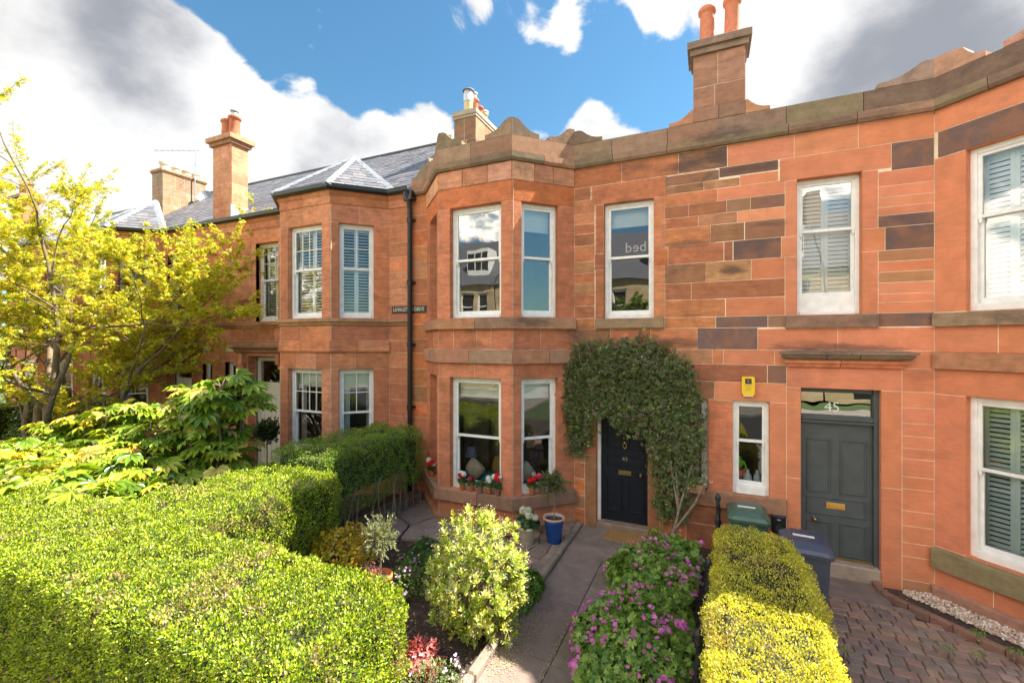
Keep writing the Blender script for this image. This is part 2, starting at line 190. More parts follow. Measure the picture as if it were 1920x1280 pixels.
# ------------------------------------------------------------------ mesh builders
def tag(o, label=None, cat=None, group=None, kind=None):
    if label: o['label'] = label
    if cat: o['category'] = cat
    if group: o['group'] = group
    if kind: o['kind'] = kind
    return o
def empty(name, loc, label, cat, group=None, rz=0):
    o = bpy.data.objects.new(name, None); o.empty_display_size = .2; COL.objects.link(o); o.location = loc; o.rotation_euler = (0, 0, rz)
    return tag(o, label, cat, group)
def origin(o):
    v = Vector((0, 0, 0))
    while o is not None: v += o.location; o = o.parent
    return v
def copy_tree(o, parent=None):
    c = o.copy(); COL.objects.link(c); c.parent = parent
    for ch in list(o.children): copy_tree(ch, c)
    return c
class MB:
    def __init__(s): s.v = []; s.f = []; s.c = []; s.sm = []
    def add(s, vs, fs, col=(1, 1, 1), smooth=False):
        b = len(s.v); s.v += [tuple(p) for p in vs]
        for f in fs: s.f.append([i + b for i in f]); s.c.append(col); s.sm.append(smooth)
    def box(s, x0, y0, z0, x1, y1, z1, col=(1, 1, 1)):
        s.add([(x0, y0, z0), (x1, y0, z0), (x1, y1, z0), (x0, y1, z0), (x0, y0, z1), (x1, y0, z1), (x1, y1, z1), (x0, y1, z1)],
              [(0, 3, 2, 1), (4, 5, 6, 7), (0, 1, 5, 4), (1, 2, 6, 5), (2, 3, 7, 6), (3, 0, 4, 7)], col)
    def cbox(s, x0, y0, z0, x1, y1, z1, ch=.01, col=(1, 1, 1)):
        """box with all four vertical and top edges chamfered"""
        pts = [(x0 + ch, y0), (x1 - ch, y0), (x1, y0 + ch), (x1, y1 - ch), (x1 - ch, y1), (x0 + ch, y1), (x0, y1 - ch), (x0, y0 + ch)]
        cx, cy = (x0 + x1) / 2, (y0 + y1) / 2
        top = [(cx + (x - cx) * (1 - 2 * ch / max(x1 - x0, 1e-6)), cy + (y - cy) * (1 - 2 * ch / max(y1 - y0, 1e-6))) for x, y in pts]
        vs = [(x, y, z0) for x, y in pts] + [(x, y, z1 - ch) for x, y in pts] + [(x, y, z1) for x, y in top]
        fs = [tuple(range(7, -1, -1)), tuple(range(16, 24))]
        for k in (0, 8):
            for i in range(8): j = (i + 1) % 8; fs.append((k + i, k + j, k + 8 + j, k + 8 + i))
        s.add(vs, fs, col)
    def obox(s, O, D, s0, s1, o0, o1, z0, z1, col=(1, 1, 1), ch=0.0):
        Nx, Ny = D[1], -D[0]
        def p(a, o, z): return (O[0] + D[0] * a + Nx * o, O[1] + D[1] * a + Ny * o, z)
        back = [p(s0, o0, z0), p(s1, o0, z0), p(s1, o0, z1), p(s0, o0, z1)]
        if ch <= 0:
            fr = [p(s0, o1, z0), p(s1, o1, z0), p(s1, o1, z1), p(s0, o1, z1)]
            s.add(back + fr, [(0, 1, 2, 3), (7, 6, 5, 4), (0, 4, 5, 1), (1, 5, 6, 2), (2, 6, 7, 3), (3, 7, 4, 0)], col)
        else:
            mid = [p(s0, o1 - ch, z0), p(s1, o1 - ch, z0), p(s1, o1 - ch, z1), p(s0, o1 - ch, z1)]
            fr = [p(s0 + ch, o1, z0 + ch), p(s1 - ch, o1, z0 + ch), p(s1 - ch, o1, z1 - ch), p(s0 + ch, o1, z1 - ch)]
            fs = [(0, 1, 2, 3), (11, 10, 9, 8)]
            for k in (0, 4):
                for i in range(4): j = (i + 1) % 4; fs.append((k + i, k + 4 + i, k + 4 + j, k + j))
            s.add(back + mid + fr, fs, col)
    def ring(s, pts_list, col=(1, 1, 1), cap=True, smooth=True):
        n = len(pts_list[0]); vs = [p for r in pts_list for p in r]; fs = []
        for k in range(len(pts_list) - 1):
            for i in range(n): j = (i + 1) % n; fs.append((k * n + i, k * n + j, (k + 1) * n + j, (k + 1) * n + i))
        s.add(vs, fs, col, smooth)
        if cap:
            s.add(pts_list[0], [tuple(range(n - 1, -1, -1))], col); s.add(pts_list[-1], [tuple(range(n))], col)
    def lathe(s, prof, c=(0, 0, 0), n=20, col=(1, 1, 1), cap=True):
        s.ring([[(c[0] + r * math.cos(2 * math.pi * i / n), c[1] + r * math.sin(2 * math.pi * i / n), c[2] + z) for i in range(n)] for r, z in prof], col, cap)
    def tube(s, pts, rad, n=6, col=(1, 1, 1), cap=True):
        rings = []; pts = [Vector(p) for p in pts]; prev = None
        for i, p in enumerate(pts):
            d = (pts[min(i + 1, len(pts) - 1)] - pts[max(i - 1, 0)])
            if d.length < 1e-9: d = Vector((0, 0, 1))
            d.normalize(); a = prev if prev is not None else (Vector((1, 0, 0)) if abs(d.x) < .9 else Vector((0, 1, 0)))
            a = (a - d * a.dot(d)).normalized(); b = d.cross(a); prev = a; r = rad[i] if isinstance(rad, (list, tuple)) else rad
            rings.append([tuple(p + a * (r * math.cos(2 * math.pi * k / n)) + b * (r * math.sin(2 * math.pi * k / n))) for k in range(n)])
        s.ring(rings, col, cap)
    def extr(s, poly, O, D, o0, o1, col=(1, 1, 1)):
        """poly in (s,z) extruded between offsets o0 and o1"""
        Nx, Ny = D[1], -D[0]; n = len(poly)
        P = lambda a, z, o: (O[0] + D[0] * a + Nx * o, O[1] + D[1] * a + Ny * o, z)
        s.add([P(a, z, o0) for a, z in poly] + [P(a, z, o1) for a, z in poly], [tuple(range(n)), tuple(range(2 * n - 1, n - 1, -1))] + [(i, n + i, n + (i + 1) % n, (i + 1) % n) for i in range(n)], col)
    def sweep(s, path, prof, colf, stone=.75, gap=.004, ends=(None, None)):
        """moulding along a 2D path, mitred at the corners and cut into stones"""
        path = [Vector(p) for p in path]; ns = []; 
        for a, b in zip(path, path[1:]): d = (b - a).normalized(); ns.append(Vector((d.y, -d.x)))
        def mit(i):
            if i == 0: return ns[0] if ends[0] is None else Vector(ends[0])
            if i == len(path) - 1: return ns[-1] if ends[1] is None else Vector(ends[1])
            a, b = ns[i - 1], ns[i]; return (a + b) / (1 + a.dot(b))
        for i, (a, b) in enumerate(zip(path, path[1:])):
            Lg = (b - a).length; d = (b - a) / Lg; k = max(1, round(Lg / stone)); cuts = [0] + [Lg * (j + random.uniform(-.16, .16)) / k for j in range(1, k)] + [Lg]
            for j in range(len(cuts) - 1):
                p0, p1 = a + d * cuts[j], a + d * cuts[j + 1]; m0 = mit(i) if j == 0 else ns[i]; m1 = mit(i + 1) if j == len(cuts) - 2 else ns[i]
                if j > 0: p0 = p0 + d * gap
                if j < len(cuts) - 2: p1 = p1 - d * gap
                A = [(p0.x + m0.x * o, p0.y + m0.y * o, z) for o, z in prof]; B = [(p1.x + m1.x * o, p1.y + m1.y * o, z) for o, z in prof]; n = len(prof)
                s.add(A + B, [tuple(range(n)), tuple(range(2 * n - 1, n - 1, -1))] + [(q, n + q, n + (q + 1) % n, (q + 1) % n) for q in range(n)], colf() if callable(colf) else colf)
    def build(s, name, mat, parent=None, recalc=False):
        o0 = origin(parent) if parent else Vector((0, 0, 0))
        me = bpy.data.meshes.new(name); me.from_pydata([(x - o0.x, y - o0.y, z - o0.z) for x, y, z in s.v], [], s.f); 
        me.materials.append(M[mat] if isinstance(mat, str) else mat)
        ca = me.color_attributes.new('col', 'FLOAT_COLOR', 'CORNER'); arr = []
        for f, c in zip(s.f, s.c): arr += [c[0], c[1], c[2], 1] * len(f)
        ca.data.foreach_set('color', arr); me.polygons.foreach_set('use_smooth', s.sm)
        if recalc:
            import bmesh
            bm = bmesh.new(); bm.from_mesh(me); bmesh.ops.recalc_face_normals(bm, faces=bm.faces); bm.to_mesh(me); bm.free()
        me.update(); o = bpy.data.objects.new(name, me); COL.objects.link(o)
        if parent: o.parent = parent
        return o

# leaf clouds -------------------------------------------------------------
def T_rhomb(w=.3): return np.array([(0, 0, 0), (.45, w, .07), (1, 0, -.06), (.45, -w, .07)], float), [(0, 1, 2), (0, 2, 3)]
def T_oval(w=.3): return np.array([(0, 0, 0), (.3, w * .9, .05), (.7, w * .8, .05), (1, 0, -.05), (.7, -w * .8, .05), (.3, -w * .9, .05), (.5, 0, 0)], float), [(0, 1, 6), (1, 2, 6), (2, 3, 6), (3, 4, 6), (4, 5, 6), (5, 0, 6)]
def T_palm(angs, lens, w, droop=.15, base=.25, web=True):
    v = [(0, 0, 0)]; f = []
    for a, l in zip(angs, lens):
        ca, sa = math.cos(a), math.sin(a); i = len(v)
        for (x, y, z) in ((l * base, w * .55, .03), (l * .62, w, .0), (l, 0, -droop), (l * .62, -w, .0), (l * base, -w * .55, .03)):
            v.append((x * ca - y * sa, x * sa + y * ca, z))
        f += [(0, i + 1, i), (0, i + 2, i + 1), (0, i + 3, i + 2), (0, i + 4, i + 3)]
        if web and i > 1: f.append((0, i + 4, i - 5))
    return np.array(v, float), f
def T_flower(n=5, w=.45):
    v = [(0, 0, 0)]; f = []
    for k in range(n):
        a = 2 * math.pi * k / n; ca, sa = math.cos(a), math.sin(a); i = len(v)
        for (x, y, z) in ((.7, .36, .14), (1, 0, .22), (.7, -.36, .14)): v.append((x * ca - y * sa, x * sa + y * ca, z))
        f += [(0, i + 1, i), (0, i + 2, i + 1)]
    return np.array(v, float), f
def unit(a): return a / np.maximum(np.linalg.norm(a, axis=1, keepdims=True), 1e-9)
def rnd(n, a=0, b=1): return RNG.uniform(a, b, n)
def rdir(n): return unit(RNG.normal(size=(n, 3)))
def leafmesh(name, P, D, Nn, S, C, tmpl, mat, parent, kind=None):
    tv, tf = tmpl; n = len(P); D = unit(D); side = unit(np.cross(D, Nn)); nn = np.cross(side, D)
    V = P[:, None, :] + S[:, None, None] * (tv[None, :, 0, None] * D[:, None, :] + tv[None, :, 1, None] * side[:, None, :] + tv[None, :, 2, None] * nn[:, None, :])
    o0 = origin(parent) if parent else Vector((0, 0, 0)); V = V.reshape(-1, 3) - np.array(o0[:])
    k = len(tv); F = np.array([list(f) for f in tf]); m = F.shape[1]; F = (F[None] + (np.arange(n) * k)[:, None, None]).reshape(-1, m)
    me = bpy.data.meshes.new(name); me.vertices.add(len(V)); me.vertices.foreach_set('co', V.ravel())
    me.loops.add(F.size); me.loops.foreach_set('vertex_index', F.ravel().astype(np.int32)); me.polygons.add(len(F))
    me.polygons.foreach_set('loop_start', (np.arange(len(F)) * m).astype(np.int32)); me.polygons.foreach_set('loop_total', np.full(len(F), m, np.int32))
    me.update(calc_edges=True); ca = me.color_attributes.new('col', 'FLOAT_COLOR', 'POINT')
    cc = np.ones((n, k, 4)); cc[:, :, :3] = np.clip(C, 0, 1)[:, None, :]; ca.data.foreach_set('color', cc.ravel()); me.materials.append(M[mat] if isinstance(mat, str) else mat)
    o = bpy.data.objects.new(name, me); COL.objects.link(o); o.parent = parent
    if kind: o['kind'] = kind
    return o
def palette(n, cols, weights=None, var=.15):
    cols = np.array(cols, float); w = None if weights is None else np.array(weights) / np.sum(weights)
    i = RNG.choice(len(cols), n, p=w); c = cols[i] * (1 + RNG.normal(0, var, (n, 1))); return np.clip(c, .002, 1)
def nz3(P, s, o=0.0): return np.array([mnoise.noise(Vector((p[0] * s + o, p[1] * s, p[2] * s))) for p in P])
print('setup ok')

# ================================================================== HOUSES
Q = math.sqrt(.5); WY = 7.95
def pick(cols, v=.07):
    c = random.choice(cols); k = random.gauss(1, v); return (c[0] * k, c[1] * k * random.gauss(1, .025), c[2] * k * random.gauss(1, .03))
C43 = [(.51, .195, .082), (.44, .16, .070), (.53, .215, .098), (.35, .135, .072), (.44, .215, .108), (.56, .175, .066), (.31, .155, .08), (.41, .155, .076)]
C45 = [(.66, .238, .122), (.62, .222, .112), (.68, .255, .132), (.60, .21, .102)]
C41 = [(.56, .225, .115), (.49, .19, .098), (.60, .26, .14), (.43, .165, .088), (.58, .21, .10)]
CDK = [(.175, .105, .092), (.15, .092, .082)]; CBR = [(.27, .15, .095), (.31, .17, .10)]; CST = [(.52, .185, .085), (.45, .155, .08)]
CTR = [(.40, .215, .12), (.36, .19, .11), (.47, .22, .115), (.31, .21, .12), (.26, .15, .10)]
def fill(mb, O, D, s0, s1, rows, avg, cols, openings=(), joint=.004, ch=.006, proud=0.0, depth=.04):
    zs = sorted(set(list(rows) + [z for o in openings for z in (o[2], o[3]) if rows[0] < z < rows[-1]]))
    for za, zb in zip(zs, zs[1:]):
        iv = [(s0, s1)]; zm = (za + zb) / 2
        for (a, b, c, d) in openings:
            if c < zm < d:
                nv = []
                for (p, q) in iv:
                    if b <= p or a >= q: nv.append((p, q))
                    else:
                        if a - p > .02: nv.append((p, a))
                        if q - b > .02: nv.append((b, q))
                iv = nv
        for (p, q) in iv:
            k = max(1, round((q - p) / (avg * random.uniform(.8, 1.25)))); cuts = [p] + sorted(p + (q - p) * (j + random.uniform(-.2, .2)) / k for j in range(1, k)) + [q]
            for a, b in zip(cuts, cuts[1:]): mb.obox(O, D, a + joint, b - joint, -depth, proud, za + joint, zb - joint, pick(cols), ch)
def backing(mb, O, D, s0, s1, z0, z1, openings, col, o1=-.005, o0=-.25, inset=.004):
    ss = sorted({s0, s1} | {v for o in openings for v in (o[0] - inset, o[1] + inset) if s0 < v < s1}); zs = sorted({z0, z1} | {v for o in openings for v in (o[2] - inset, o[3] + inset) if z0 < v < z1})
    for a, b in zip(ss, ss[1:]):
        for c, d in zip(zs, zs[1:]):
            ms, mz = (a + b) / 2, (c + d) / 2
            if any(o[0] - inset < ms < o[1] + inset and o[2] - inset < mz < o[3] + inset for o in openings): continue
            mb.obox(O, D, a, b, o0, o1, c, d, col)
def reveals(mb, O, D, op, cols, o0=-.22):
    """smooth dressed stone lining the opening"""
    a, b, c, d = op; t = .006
    mb.obox(O, D, a - t, a, o0, -.012, c, d, pick(cols)); mb.obox(O, D, b, b + t, o0, -.012, c, d, pick(cols)); mb.obox(O, D, a, b, o0, -.012, d, d + t, pick(cols)); mb.obox(O, D, a, b, o0, -.012, c - t, c, pick(cols))
def corner_post(mb, x, y, col, r=.02, back=.16):
    mb.box(x - r, y + .007, -.3, x + r, y + back, 6.5, col)
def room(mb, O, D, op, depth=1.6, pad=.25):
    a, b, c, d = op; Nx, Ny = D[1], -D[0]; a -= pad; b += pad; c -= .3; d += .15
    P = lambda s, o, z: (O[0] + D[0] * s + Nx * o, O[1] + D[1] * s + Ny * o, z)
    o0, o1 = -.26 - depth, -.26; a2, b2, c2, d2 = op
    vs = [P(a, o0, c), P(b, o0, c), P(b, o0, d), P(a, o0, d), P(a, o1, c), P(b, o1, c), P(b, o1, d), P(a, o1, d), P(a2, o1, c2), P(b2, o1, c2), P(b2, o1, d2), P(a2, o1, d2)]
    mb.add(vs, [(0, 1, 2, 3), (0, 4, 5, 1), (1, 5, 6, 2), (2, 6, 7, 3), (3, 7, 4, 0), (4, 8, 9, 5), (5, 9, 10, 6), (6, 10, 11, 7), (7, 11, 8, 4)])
def sash_window(par, O, D, op, rec=.12, bars=None, cover=None, glass='glass', paint='white', fw=.055, meet=.5, glass2=None, bot=.07, label=None, slats=(1, 1), blindh=.3, apron=0):
    """box sash: frame, two sashes, bars, two panes, optional blind / shutter / curtain"""
    a, b, c, d = op; m = MB(); B = lambda mb, s0, s1, o0, o1, z0, z1, ch=.003: mb.obox(O, D, s0, s1, o0, o1, z0, z1, (1, 1, 1), ch)
    f0, f1 = -rec - .12, -rec; lo = c + bot
    B(m, a, a + fw, f0, f1, c, d); B(m, b - fw, b, f0, f1, c, d); B(m, a + fw, b - fw, f0, f1 - .002, d - fw, d); B(m, a + fw, b - fw, f0, f1 + .02, c, lo)
    if apron: B(m, a + fw, b - fw, f0, f1 - .03, lo, lo + apron); lo += apron
    w = m.build('window', paint, par); tag(w, label)
    zm = lo + (d - fw - lo) * meet; st = .042
    up = MB(); s0, s1, z0, z1 = a + fw, b - fw, zm - .02, d - fw; p0, p1 = f1 - .055, f1 - .015
    B(up, s0, s0 + st, p0, p1, z0, z1); B(up, s1 - st, s1, p0, p1, z0, z1); B(up, s0 + st, s1 - st, p0, p1 - .001, z1 - st, z1); B(up, s0 + st, s1 - st, p0, p1 - .001, z0, z0 + .045)
    for sx in (s0 + .002, s1 - st + .002):                                     # sash horns
        up.extr([(sx, z0), (sx + st - .004, z0), (sx + st * .8, z0 - .05), (sx + st * .5, z0 - .065), (sx + st * .2, z0 - .05)], O, D, p0 + .004, p1 - .004)
    if bars:
        nx, ny = bars; gx = (s1 - s0 - 2 * st) / nx; gz = (z1 - z0 - st - .045) / ny
        for i in range(1, nx): B(up, s0 + st + gx * i - .009, s0 + st + gx * i + .009, p0 + .006, p1 - .006, z0 + .045, z1 - st)
        for i in range(1, ny): B(up, s0 + st, s1 - st, p0 + .007, p1 - .007, z0 + .045 + gz * i - .009, z0 + .045 + gz * i + .009)
    up.build('sash', paint, w)
    dn = MB(); q0, q1 = p0 - .045, p0 - .003; y0, y1 = lo, zm + .02
    B(dn, s0, s0 + st, q0, q1, y0, y1); B(dn, s1 - st, s1, q0, q1, y0, y1); B(dn, s0 + st, s1 - st, q0, q1 - .001, y1 - .04, y1); B(dn, s0 + st, s1 - st, q0, q1 - .001, y0, y0 + .075)
    dn.build('sash', paint, w)
    def pane(o, za, zb, g):
        pm = MB(); Nx, Ny = D[1], -D[0]; P = lambda s, z: (O[0] + D[0] * s + Nx * o, O[1] + D[1] * s + Ny * o, z)
        pm.add([P(s0 + st - .01, za), P(s1 - st + .01, za), P(s1 - st + .01, zb), P(s0 + st - .01, zb)], [(0, 1, 2, 3)]); pm.build('pane', g, w)
    pane(p0 + .02, z0 + .035, z1 - st + .01, glass); pane(q0 + .02, y0 + .065, y1 - .03, glass2 or glass)
    bo = q0 - .06
    if cover == 'blind':
        bm = MB(); B(bm, s0 + .01, s1 - .01, bo - .012, bo, d - fw - (d - c) * blindh, d - fw, 0); B(bm, s0 + .01, s1 - .01, bo - .02, bo + .008, d - fw - (d - c) * blindh - .03, d - fw - (d - c) * blindh, .003); bm.build('blind', 'blind', w)
    if cover in ('shutter', 'sage'):
        sm = MB(); nl, half = slats; pw = (s1 - s0) / nl; 
        for i in range(nl):
            x0, x1 = s0 + pw * i, s0 + pw * (i + 1)
            B(sm, x0, x0 + .045, bo - .03, bo, lo, d - fw); B(sm, x1 - .045, x1, bo - .03, bo, lo, d - fw)
            for (za, zb) in ((d - fw - .07, d - fw), (lo, lo + .07), (zm - .035, zm + .035)): B(sm, x0 + .045, x1 - .045, bo - .03, bo - .001, za, zb)
            for (za, zb) in ((lo + .07, zm - .035), (zm + .035, d - fw - .07)):
                n = max(2, int((zb - za) / .062)); h = (zb - za) / n; ang = .5 if half == 1 else 1.15
                for k in range(n):
                    zc = za + h * (k + .5); dy, dz = .026 * math.cos(ang), .029 * math.sin(ang); oc = bo - .015; Nx, Ny = D[1], -D[0]
                    P = lambda s, o, z: (O[0] + D[0] * s + Nx * o, O[1] + D[1] * s + Ny * o, z); t = .005
                    q = [(oc + dy, zc - dz), (oc + dy, zc - dz + t), (oc - dy, zc + dz + t), (oc - dy, zc + dz)]
                    sm.add([P(x0 + .045, o, z) for o, z in q] + [P(x1 - .045, o, z) for o, z in q], [(0, 1, 2, 3), (7, 6, 5, 4), (0, 4, 5, 1), (1, 5, 6, 2), (2, 6, 7, 3), (3, 7, 4, 0)])
        sm.build('shutter', 'sage' if cover == 'sage' else 'shutter', w)
    if cover == 'curtain':
        bm = MB(); B(bm, s0 + .01, s1 - .01, bo - .012, bo, d - fw - .36, d - fw, 0); bm.build('blind', 'blind', w)
        for (x0, x1) in ((s0, s0 + .17), (s1 - .09, s1)):
            cm = MB(); n = 18; pts = [(x0 + (x1 - x0) * i / n, bo - .05 + .02 * math.sin(i * 1.9)) for i in range(n + 1)]; Nx, Ny = D[1], -D[0]
            P = lambda s, o, z: (O[0] + D[0] * s + Nx * o, O[1] + D[1] * s + Ny * o, z)
            cm.add([P(s, o, lo) for s, o in pts] + [P(s, o, d - fw) for s, o in pts], [(i, i + 1, n + 2 + i, n + 1 + i) for i in range(n)], smooth=True); cm.build('curtain', 'curtain', w)
    return w
def slates(mb, Op, U, W, width, height, inside=None, cw=.27, rh=.19, cols=((.155, .155, .175), (.13, .13, .15), (.18, .175, .19), (.145, .14, .15))):
    Op, U, W = Vector(Op), Vector(U).normalized(), Vector(W).normalized(); Nn = U.cross(W).normalized()
    nr = int(height / rh)
    for r in range(nr + 1):
        x = -cw * random.random()
        while x < width:
            w = cw * random.uniform(.85, 1.15); a, b = max(x, 0), min(x + w - .004, width); x += w
            if b - a < .03: continue
            z0, z1 = r * rh, min((r + 1) * rh + .03, height); 
            if z1 <= z0: continue
            if inside:
                lo = inside(z0 + rh * .5)
                if lo is None: continue
                a, b = max(a, lo[0]), min(b, lo[1])
                if b - a < .02: continue
            k = random.gauss(1, .12); c = random.choice(cols); c = (c[0] * k, c[1] * k, c[2] * k)
            P = lambda s, t, o: tuple(Op + U * s + W * t + Nn * o); t = .011 + random.uniform(0, .004)
            mb.add([P(a, z0, .012), P(b, z0, .012), P(b, z1, .002), P(a, z1, .002), P(a, z0, .012 + t), P(b, z0, .012 + t), P(b, z1, .002 + t), P(a, z1, .002 + t)], [(4, 5, 6, 7), (0, 1, 5, 4), (1, 2, 6, 5), (3, 0, 4, 7), (0, 3, 2, 1)], c)
def chimney(par, x0, x1, y0, y1, z0, z1, cols, pots, cap=.12, capz=.22, mat='stone', label=None, capcols=CTR):
    m = MB(); rows = [z0]
    while rows[-1] < z1 - .3: rows.append(rows[-1] + random.uniform(.27, .36))
    rows[-1] = z1; i = .006
    m.box(x0 + i, y0 + i, z0, x1 - i, y1 - i, z1, (.62, .45, .33))
    for (O, D, Lg) in (((x0, y0), (1, 0), x1 - x0), ((x1, y0), (0, 1), y1 - y0), ((x1, y1), (-1, 0), x1 - x0), ((x0, y1), (0, -1), y1 - y0)): fill(m, O, D, 0, Lg, rows, .38, cols, joint=.005)
    ch = m.build('chimney', mat, par); tag(ch, label)
    c = MB(); path = [(x0, y0), (x1, y0), (x1, y1), (x0, y1)]
    for (e, za, zb) in ((cap * .5, z1 - .005, z1 + capz * .45), (cap, z1 + capz * .45, z1 + capz)): 
        c.box(x0 - e, y0 - e, za, x1 + e, y1 + e, zb, pick(capcols))
    c.box(x0 - cap * .4, y0 - cap * .4, z1 + capz, x1 + cap * .4, y1 + cap * .4, z1 + capz + .04, (.35, .30, .24))
    c.build('chimney_cap', 'trim', ch)
    for (px, py, h, r, col, kind) in pots:
        p = MB(); zb = z1 + capz + .03
        prof = [(r * 1.12, 0), (r, .05), (r * .86, h * .82), (r * .9, h * .84), (r * 1.12, h * .87), (r * 1.12, h * .95), (r * .95, h), (r * .7, h), (r * .7, h * .7)]
        if kind != 'flue': p.lathe(prof, (px, py, zb), 18, col)
        if kind == 'cowl':
            p.lathe([(r * .55, h * .9), (r * .55, h + .10)], (px, py, zb), 14, (.55, .56, .57)); p.lathe([(r * .75, h + .14), (r * .75, h + .17), (r * .1, h + .2)], (px, py, zb), 14, (.5, .51, .52))
        if kind == 'rim': p.lathe([(r * .8, h - .01), (r * 1.15, h + .02), (r * 1.15, h + .06), (r * .7, h + .07)], (px, py, zb), 16, (.62, .57, .40))
        if kind == 'flue':
            p.lathe([(r, 0), (r * .95, h * .55)], (px, py, zb), 18, (.55, .45, .25)); p.lathe([(r * 1.05, h * .5), (r * 1.05, h * .86), (r * .9, h * .86), (r * .9, h * .95)], (px, py, zb), 18, (.55, .56, .57)); p.lathe([(r * 1.35, h * .97), (r * 1.35, h), (r * .2, h + .03)], (px, py, zb), 18, (.22, .23, .24))
        p.build('chimney_pot', 'terracotta', ch)
    return ch
TC = (.50, .17, .075); TC2 = (.44, .14, .07); YC = (.60, .46, .25)
def roof(par, x0, x1, name='roof', ridge=(11.4, 9.35), eave=(7.9, 6.66), bay=None):
    yr, zr = ridge; ye, ze = eave; m = MB()
    m.add([(x0, ye, ze - .03), (x1, ye, ze - .03), (x1, yr, zr - .03), (x0, yr, zr - .03), (x1, 2 * yr - ye, ze - .03), (x0, 2 * yr - ye, ze - .03)], [(0, 1, 2, 3), (3, 2, 4, 5), (0, 3, 5), (1, 4, 2)], (.08, .08, .09))
    W = Vector((0, yr - ye, zr - ze)); slates(m, (x0, ye, ze), (1, 0, 0), W, x1 - x0, W.length)
    if bay:                                                   # pyramid roof over the bay: bay = three front eave points and apex
        pts, apex, wl, wr = bay
        poly = [wl] + pts + [wr]
        for a, b in zip(poly, poly[1:]):
            a3, b3, ap = Vector(a), Vector(b), Vector(apex); U = (b3 - a3); w = U.length; U.normalize(); ft = (ap - a3).dot(U); Wv = ap - (a3 + U * ft); H = Wv.length
            m.add([tuple(a3), tuple(b3), tuple(ap)], [(0, 1, 2)], (.08, .08, .09))
            slates(m, a3, U, Wv, w, H, inside=lambda t, ft=ft, w=w, H=H: (ft * t / H, w - (w - ft) * t / H) if t < H else None)
    r = m.build(name, 'slate', par)
    ld = MB(); ld.tube([(x0, yr, zr + .01), (x1, yr, zr + .01)], .07, 8); o = ld.build('ridge', 'black', r)
    if bay:
        hp = MB()
        for p in poly:
            a, b = Vector(p), Vector(apex); d = (b - a).normalized(); s = d.cross(Vector((0, 0, 1))).normalized(); up = s.cross(d); k = 3
            for j in range(k):
                A = a + (b - a) * (j / k); B_ = a + (b - a) * ((j + 1.03) / k); w = .10; t = .035 + .006 * (k - j)
                hp.add([tuple(A - s * w - up * .01), tuple(A + up * t * .6 - s * w * .45), tuple(A + up * (t + .012)), tuple(A + up * t * .6 + s * w * .45), tuple(A + s * w - up * .01),
                        tuple(B_ - s * w - up * .01), tuple(B_ + up * t * .6 - s * w * .45), tuple(B_ + up * (t + .012)), tuple(B_ + up * t * .6 + s * w * .45), tuple(B_ + s * w - up * .01)],
                       [(0, 1, 6, 5), (1, 2, 7, 6), (2, 3, 8, 7), (3, 4, 9, 8), (4, 3, 2, 1, 0)])
        hp.build('lead_hip', 'lead', r)
    return r
def panel_ring(mb, O, D, s0, s1, z0, z1, o, w=.03, h=.012):
    """bolection moulding round a door panel"""
    for k, (ww, hh) in enumerate(((w, h * .55), (w * .55, h))):
        i = w * .2 * k
        mb.obox(O, D, s0 + i, s0 + i + ww, o, o + hh, z0 + i, z1 - i, (1, 1, 1), .003); mb.obox(O, D, s1 - i - ww, s1 - i, o, o + hh, z0 + i, z1 - i, (1, 1, 1), .003)
        mb.obox(O, D, s0 + i + ww, s1 - i - ww, o, o + hh - .0005, z0 + i, z0 + i + ww, (1, 1, 1), .003); mb.obox(O, D, s0 + i + ww, s1 - i - ww, o, o + hh - .0005, z1 - i - ww, z1 - i, (1, 1, 1), .003)
def text_obj(name, s, size, loc, rot, mat, parent, ext=.003, align='CENTER', bold=0):
    cu = bpy.data.curves.new(name, 'FONT'); cu.body = s; cu.size = size; cu.extrude = ext; cu.align_x = align; cu.align_y = 'CENTER'; cu.offset = bold; cu.resolution_u = 3
    tmp = bpy.data.objects.new('tmp_text', cu); COL.objects.link(tmp); bpy.context.view_layer.update()
    me = bpy.data.meshes.new_from_object(tmp); bpy.data.objects.remove(tmp); me.name = name; me.materials.clear(); me.materials.append(M[mat])
    o = bpy.data.objects.new(name, me); COL.objects.link(o); o.parent = parent; o.rotation_euler = rot; o.location = Vector(loc) - (origin(parent) if parent else Vector((0, 0, 0))); return o
def scroll(mb, O, D, s_pk, s_end, z, h, o0, o1, col, flat=.16):
    """half of a parapet block: flat top at the corner then a concave sweep down"""
    d = 1 if s_end > s_pk else -1; w = abs(s_end - s_pk); n = 9; pts = [(s_pk, z), (s_pk, z + h), (s_pk + d * flat * .6, z + h), (s_pk + d * flat, z + h * .9)]
    for i in range(1, n + 1):
        t = i / n; pts.append((s_pk + d * (flat + (w - .04 - flat) * t), z + h * (.28 + .62 * (1 - t) ** 2.0)))
    pts += [(s_end, z + h * .26), (s_end, z)]
    if d < 0: pts = pts[::-1]
    mb.extr(pts, O, D, o0, o1, col)

